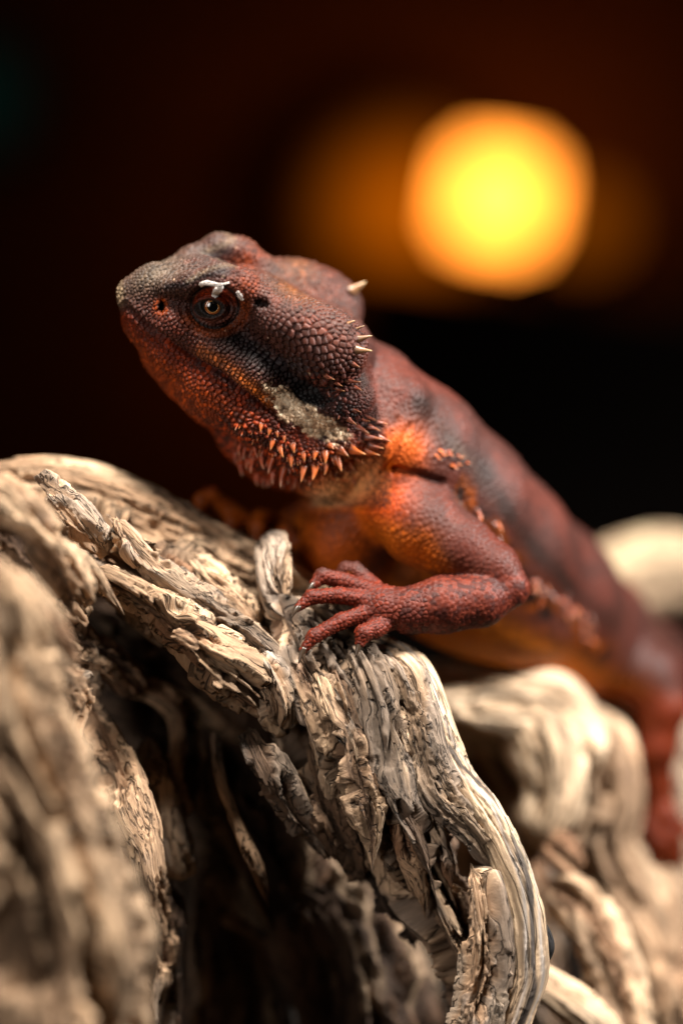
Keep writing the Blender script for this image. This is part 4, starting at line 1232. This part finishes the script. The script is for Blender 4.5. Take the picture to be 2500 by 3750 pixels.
LORG = P(1700, 2300, 4.5)
lizard = thing('bearded_dragon', 'red-brown bearded dragon lizard with a spiny beard perched on the driftwood', 'lizard', LORG)
_tri = np.array([], int)
by_n = {}
for f in NGON:
    by_n.setdefault(len(f), []).append(f)
body = child('body', VD, [Q.astype(np.int64)] + [np.array(v) for v in by_n.values()], skin_mat, lizard, colors=C)


def march_many(pp, y0=-2.2, n=60):
    """first point of the skin on each pixel's ray, and the normals there"""
    q = np.array([P(x, y, 0) for x, y in pp])
    d = q - CAMP
    d /= np.linalg.norm(d, axis=1)[:, None]
    t = (np.array([P(x, y, y0) for x, y in pp]) - CAMP)
    t = (t * d).sum(1)
    for _ in range(n):
        s = sdf_points(prims, (CAMP + t[:, None] * d).astype(np.float32))
        t = t + np.where(s < 0.003, 0, np.clip(s, 0, 0.5) * 0.8)
    p = CAMP + t[:, None] * d
    return p, grad(p.astype(np.float32))


# ---- eye
def cap_mesh(c, axis, r, a0, a1, rings=8, seg=40, bulge=0.0):
    """band of a sphere between two polar angles about an axis"""
    z = unit(axis); x = unit(np.cross(z, (0, 0, 1))); y = np.cross(z, x)
    vs_, fs = [], []
    for i in range(rings + 1):
        a = a0 + (a1 - a0) * i / rings
        rr_ = r + bulge * math.sin(math.pi * i / rings)
        for j in range(seg):
            t = 2 * math.pi * j / seg
            vs_.append(c + rr_ * (math.cos(a) * z + math.sin(a) * (math.cos(t) * x + math.sin(t) * y)))
    for i in range(rings):
        for j in range(seg):
            fs.append((i * seg + j, (i + 1) * seg + j, (i + 1) * seg + (j + 1) % seg, i * seg + (j + 1) % seg))
    if a0 < 1e-3:
        pass
    return np.array(vs_), np.array(fs)


def gloss(name, color, rough=0.08, coat=1.0):
    m, nt, b = nodes_mat(name)
    n = nt.nodes.new('ShaderNodeTexNoise'); n.inputs['Scale'].default_value = 2500
    tc = nt.nodes.new('ShaderNodeTexCoord'); nt.links.new(tc.outputs['Object'], n.inputs['Vector'])
    mx = nt.nodes.new('ShaderNodeMix'); mx.data_type = 'RGBA'
    mx.inputs[6].default_value = tuple(c * 0.6 for c in color) + (1,); mx.inputs[7].default_value = tuple(color) + (1,)
    nt.links.new(n.outputs['Fac'], mx.inputs[0]); nt.links.new(mx.outputs[2], b.inputs['Base Color'])
    b.inputs['Roughness'].default_value = rough
    b.inputs['Coat Weight'].default_value = coat
    b.inputs['Coat Roughness'].default_value = 0.03
    return m


for side in (0, 1):
    ec = H(779, 1123, 0.60)
    if side:
        ec = mir(ec)
    tgt = H(777, 1120, 2.0) if side == 0 else mir(H(777, 1120, 2.0))
    ax = unit(tgt - ec)
    if side == 0:
        ax = unit(ax * 0.55 + unit(CAMP - ec) * 0.45)
    v, f = cap_mesh(ec, ax, 0.345, 0.0005, math.pi - 0.001, 24, 40)
    eye = child('eyeball', v, f, gloss('eye_dark', (0.006, 0.004, 0.003), 0.25, 0.1), lizard)
    for nm, a0, a1, r, colr in (('iris', 0.335, 0.475, 0.352, (0.34, 0.095, 0.022)), ('iris_rim', 0.315, 0.345, 0.354, (0.75, 0.38, 0.12)), ('pupil', 0.0005, 0.318, 0.353, (0.004, 0.004, 0.004))):
        v, f = cap_mesh(ec, ax, r, a0, a1, 6, 48, bulge=0.004)
        child(nm, v, f, gloss(nm + '_gloss', colr), eye)

# ---- spines, each its own part
spike_mat, nt, b = nodes_mat('spine_horn')
at = nt.nodes.new('ShaderNodeAttribute'); at.attribute_name = 'Col'
nt.links.new(at.outputs['Color'], b.inputs['Base Color'])
b.inputs['Roughness'].default_value = 0.36
b.inputs['Subsurface Weight'].default_value = 0.12
b.inputs['Subsurface Radius'].default_value = (0.001, 0.0004, 0.0002)
SPC = {'red': ((0.09, 0.018, 0.010), (0.44, 0.070, 0.014), (0.78, 0.55, 0.38)),
       'orange': ((0.09, 0.022, 0.012), (0.52, 0.11, 0.018), (0.74, 0.38, 0.16)),
       'dark': ((0.03, 0.014, 0.012), (0.22, 0.055, 0.028), (0.50, 0.24, 0.10)),
       'pale': ((0.05, 0.022, 0.016), (0.24, 0.12, 0.055), (0.56, 0.40, 0.20))}


def spine(base, nrm, tip, rad, kind, name='spine', bend=0.16):
    d = tip - base
    L = np.linalg.norm(d); d = d / L
    x = unit(np.cross(d, nrm if abs(d @ nrm) < 0.95 else (0, 0, 1))); y = np.cross(d, x)
    seg, rings = 9, 7
    vs_, cs = [], []
    c0, c1, c2 = [np.array(q) for q in SPC[kind]]
    start = base - d * 0.05
    lift = nrm - (nrm @ d) * d
    tint = 0.55 + 0.5 * random.random()
    for i in range(rings):
        t = i / rings
        r = rad * (1 - t) ** 0.85 * (1 + 0.25 * math.exp(-(t / 0.15) ** 2))
        c = start + d * (L + 0.05) * t + lift * bend * L * math.sin(math.pi * t) * 1.0
        cc = (c0 + (c1 - c0) * min(1, t / 0.3)) if t < 0.5 else (c1 + (c2 - c1) * ((t - 0.5) / 0.5) ** 2.2)
        for j in range(seg):
            a = 2 * math.pi * j / seg
            k = 1.0 + 0.18 * math.cos(2 * a) + 0.06 * (random.random() - 0.5)
            vs_.append(c + r * k * (math.cos(a) * x + math.sin(a) * y))
            cs.append(cc * tint * (0.9 + 0.2 * random.random()))
    vs_.append(tip); cs.append(c2)
    fs = []
    for i in range(rings - 1):
        for j in range(seg):
            fs.append((i * seg + j, i * seg + (j + 1) % seg, (i + 1) * seg + (j + 1) % seg, (i + 1) * seg + j))
    for j in range(seg):
        fs.append(((rings - 1) * seg + j, (rings - 1) * seg + (j + 1) % seg, rings * seg))
    fs.append(tuple(range(seg - 1, -1, -1)))
    return child(name, np.array(vs_), fs, spike_mat, lizard, colors=np.array(cs))


SPINES = []


def spine_px(*a):
    SPINES.append(a)


def grow_spines(out=0.35):
    pts, nrs = march_many([(q[0], q[1]) for q in SPINES])
    for q, p, n in zip(SPINES, pts, nrs):
        bx, by, tx, ty, wpx, kind = q[:6]
        if p[1] > 14 or (len(q) > 6 and p[1] < q[6]):
            continue
        s = SPX * (DIST + p[1]) / DIST
        L = math.hypot(tx - bx, ty - by) * s
        spine(p, n, P(tx, ty, p[1] - out * L), wpx * s * 0.5, kind)


B2 = lambda X, Y: (850 + X * 0.3827, 1450 + Y * 0.3827)
BEARD = [(385, 430, 365, 515, 60, 'orange'), (275, 280, 270, 345, 46, 'orange'), (355, 330, 345, 380, 50, 'orange'), (425, 345, 435, 395, 46, 'orange'),
         (495, 390, 500, 440, 44, 'orange'), (460, 490, 488, 585, 60, 'orange'), (580, 475, 595, 545, 60, 'orange'), (680, 560, 693, 628, 58, 'orange'),
         (790, 550, 780, 612, 58, 'orange'), (885, 550, 890, 645, 68, 'orange'), (1000, 590, 1045, 717, 76, 'orange'), (1040, 520, 1107, 572, 80, 'orange'),
         (1150, 510, 1268, 553, 84, 'orange'), (1290, 520, 1405, 562, 66, 'orange'), (1120, 600, 1167, 702, 70, 'orange'), (1200, 590, 1262, 642, 58, 'orange'),
         (225, 490, 246, 588, 58, 'red'), (300, 520, 270, 575, 46, 'red'), (288, 585, 303, 694, 64, 'red'), (392, 600, 350, 732, 76, 'red'),
         (570, 590, 565, 680, 62, 'orange'), (505, 690, 466, 864, 84, 'red'), (395, 735, 387, 837, 64, 'red'), (685, 680, 658, 822, 62, 'orange'),
         (787, 670, 765, 802, 78, 'orange'), (890, 645, 880, 755, 64, 'orange'), (612, 765, 595, 872, 54, 'red'), (855, 735, 857, 807, 32, 'orange'),
         (745, 770, 738, 852, 32, 'red'), (985, 665, 995, 748, 32, 'orange'), (1060, 655, 1080, 724, 32, 'orange'), (930, 695, 936, 768, 28, 'orange'),
         (545, 760, 533, 836, 34, 'red'), (640, 805, 640, 876, 30, 'red'), (580, 820, 577, 896, 32, 'red'), (690, 765, 697, 824, 28, 'red'), (490, 805, 485, 880, 34, 'red'),
         (132, 500, 115, 604, 48, 'red'), (76, 480, 70, 565, 42, 'red'), (205, 605, 180, 728, 54, 'red'), (152, 595, 138, 695, 48, 'red'),
         (88, 645, 106, 764, 50, 'red'), (242, 745, 240, 855, 54, 'red'), (302, 775, 300, 874, 54, 'red'), (350, 785, 345, 865, 44, 'red'), (38, 555, 40, 645, 44, 'red'),
         (1110, 215, 1184, 270, 60, 'dark'), (1190, 308, 1302, 356, 68, 'dark'), (1278, 395, 1432, 413, 70, 'dark'), (1415, 400, 1520, 437, 56, 'dark'),
         (1325, 470, 1442, 499, 60, 'dark'), (1315, 300, 1412, 331, 50, 'dark'), (1225, 430, 1268, 452, 50, 'dark'), (1400, 258, 1482, 272, 40, 'dark'),
         (930, 475, 972, 505, 54, 'orange'), (1235, 220, 1310, 240, 42, 'dark'), (1300, 215, 1372, 232, 40, 'dark'), (1160, 130, 1225, 150, 40, 'dark'),
         (1020, 195, 1012, 225, 30, 'dark'), (1105, 320, 1108, 345, 30, 'dark')]
for X, Y, TX, TY, w_, kd_ in BEARD:
    bx, by = B2(X, Y); tx, ty = B2(TX, TY)
    spine_px(bx, by, bx + (tx - bx) * 1.12, by + (ty - by) * 1.12, w_ * 0.3827 * 1.08, kd_)
for bx, by, tx, ty, w_, kd_ in ((1314, 1241, 1364, 1228, 26, 'pale'), (1308, 1281, 1364, 1284, 32, 'pale'), (1306, 1205, 1336, 1191, 18, 'pale'), (1276, 1184, 1300, 1173, 16, 'pale'),
                                (1226, 1394, 1255, 1414, 26, 'dark'), (1272, 1388, 1322, 1397, 26, 'dark'), (1195, 1372, 1226, 1390, 26, 'dark'), (1290, 1330, 1318, 1345, 22, 'dark'),
                                (1232, 1420, 1262, 1432, 20, 'dark'), (1300, 1420, 1326, 1430, 18, 'dark'), (1205, 1440, 1214, 1462, 16, 'dark')):
    spine_px(bx, by, tx, ty, w_, kd_)
spine_px(1292, 1062, 1340, 1030, 52, 'pale')
# fringe along shoulder and flank
for i in range(14):
    t = i / 13
    bx = 1590 + 110 * t + random.uniform(-14, 14); by = 1660 + 40 * t + random.uniform(-30, 22)
    spine_px(bx, by, bx + random.uniform(12, 22), by + random.uniform(-8, 14), 15, 'red' if i % 2 else 'orange')
for i in range(64):
    t = i / 63
    bx = 1690 + 480 * t + random.uniform(-35, 35); by = 1800 + 500 * t + 60 * math.sin(t * 3) + random.uniform(-40, 40)
    spine_px(bx, by, bx + random.uniform(-4, 30), by + random.uniform(14, 36), 15, ('red', 'dark', 'orange', 'dark')[i % 4], 2.2)
# small spines between the large ones of the beard
for i in range(90):
    bx = random.uniform(870, 1300); by = 1560 + 0.42 * (bx - 870) * (1 - (bx - 870) / 700) + random.uniform(-15, 125)
    if by < 1600 + (bx - 980) * 0.30 and bx > 960:
        continue
    L_ = random.uniform(14, 26)
    sl = (bx - 1080) / 300
    spine_px(bx, by, bx + L_ * sl * 0.8, by + L_, random.uniform(9, 14), random.choice(('red', 'red', 'orange', 'dark')))

grow_spines()

# ---- claws
def claw(p, q, r):
    v, n = p, unit(p - q)
    x = unit(np.cross(q - p, (0.3, 1, 0.2))); y = unit(np.cross(q - p, x))
    vs_, fs = [], []
    seg, rings = 8, 6
    for i in range(rings):
        t = i / rings
        c = p + (q - p) * t + np.array([0, 0, 0.10]) * math.sin(math.pi * t) * np.linalg.norm(q - p)
        for j in range(seg):
            a = 2 * math.pi * j / seg
            vs_.append(c + r * (1 - t) ** 0.7 * (math.cos(a) * x + math.sin(a) * y))
    vs_.append(q)
    for i in range(rings - 1):
        for j in range(seg):
            fs.append((i * seg + j, i * seg + (j + 1) % seg, (i + 1) * seg + (j + 1) % seg, (i + 1) * seg + j))
    for j in range(seg):
        fs.append(((rings - 1) * seg + j, (rings - 1) * seg + (j + 1) % seg, rings * seg))
    fs.append(tuple(range(seg - 1, -1, -1)))
    child('claw', np.array(vs_), fs, claw_mat, lizard)


claw_mat = simple_mat('claw_horn', (0.03, 0.018, 0.010), 0.3, var=0.5, bscale=900)
CL = [(P(1240, 2108, 1.15), P(1200, 2160, 0.95)), (P(1154, 2136, 0.7), P(1118, 2182, 0.5)), (P(1095, 2222, 0.38), P(1064, 2268, 0.2)), (P(1114, 2374, 0.22), P(1092, 2434, 0.08)),
      (P(1319, 2352, 0.22), P(1300, 2412, 0.08)), (P(735, 1878, 3.15), P(745, 1925, 3.2)), (P(838, 1952, 3.1), P(842, 2010, 3.05)), (P(940, 1975, 3.05), P(945, 2035, 3.0)),
      (P(1075, 1985, 3.4), P(1085, 2040, 3.4)), (P(2300, 3110, 8.0), P(2275, 3150, 7.95)), (P(2355, 3185, 8.0), P(2340, 3235, 7.95)), (P(2425, 3205, 8.0), P(2422, 3258, 7.95)), (P(2490, 3160, 8.0), P(2503, 3208, 7.95)), (P(2520, 3050, 8.0), P(2550, 3085, 7.95))]
for a, b_ in CL:
    claw(a, b_, 0.085)

# ---- loose shed skin on the eyelid
shed_mat = simple_mat('shed_skin', (0.62, 0.57, 0.53), 0.7, bump=0.5, bscale=1500, var=0.15)


def flake(path):
    n = 14
    pts = np.array(path, float)
    s = np.linspace(0, len(pts) - 1, n)
    X = np.interp(s, range(len(pts)), pts[:, 0]); Y = np.interp(s, range(len(pts)), pts[:, 1]); Wd = np.interp(s, range(len(pts)), pts[:, 2])
    top, bot, qs = [], [], []
    for i in range(n):
        j = min(i + 1, n - 1); k = max(i - 1, 0)
        d = unit((X[j] - X[k], Y[j] - Y[k])); nn = np.array([-d[1], d[0]])
        for u in (-1, -0.4, 0.3, 1):
            w_ = Wd[i] * (0.8 + 0.4 * random.random()) * u
            qs.append((X[i] + nn[0] * w_, Y[i] + nn[1] * w_))
    for p, nr in zip(*march_many(qs)):
        lift = 0.024 + 0.012 * random.random()
        top.append(p + nr * lift); bot.append(p + nr * (lift - 0.012))
    vs_ = np.array(top + bot); m = len(top)
    fs = []
    for i in range(n - 1):
        for u in range(3):
            a = i * 4 + u
            fs.append((a, a + 1, a + 5, a + 4)); fs.append((m + a, m + a + 4, m + a + 5, m + a + 1))
        fs.append((i * 4, i * 4 + 4, m + i * 4 + 4, m + i * 4)); fs.append((i * 4 + 3, m + i * 4 + 3, m + i * 4 + 7, i * 4 + 7))
    fs.append((0, m, m + 1, 1)); fs.append((1, m + 1, m + 2, 2)); fs.append((2, m + 2, m + 3, 3))
    e = (n - 1) * 4
    for u in range(3):
        fs.append((e + u, e + u + 1, m + e + u + 1, m + e + u))
    child('shed_skin_flake', vs_, fs, shed_mat, lizard)['label'] = 'white flake of shed skin on the eyelid'


flake([(732, 1043, 6), (749, 1035, 9), (772, 1036, 8), (795, 1042, 8), (815, 1040, 4), (840, 1034, 3)])
flake([(807, 1040, 9), (806, 1056, 11), (794, 1064, 13), (786, 1078, 14), (793, 1090, 7)])
flake([(868, 1066, 5), (878, 1080, 8), (888, 1096, 4)])
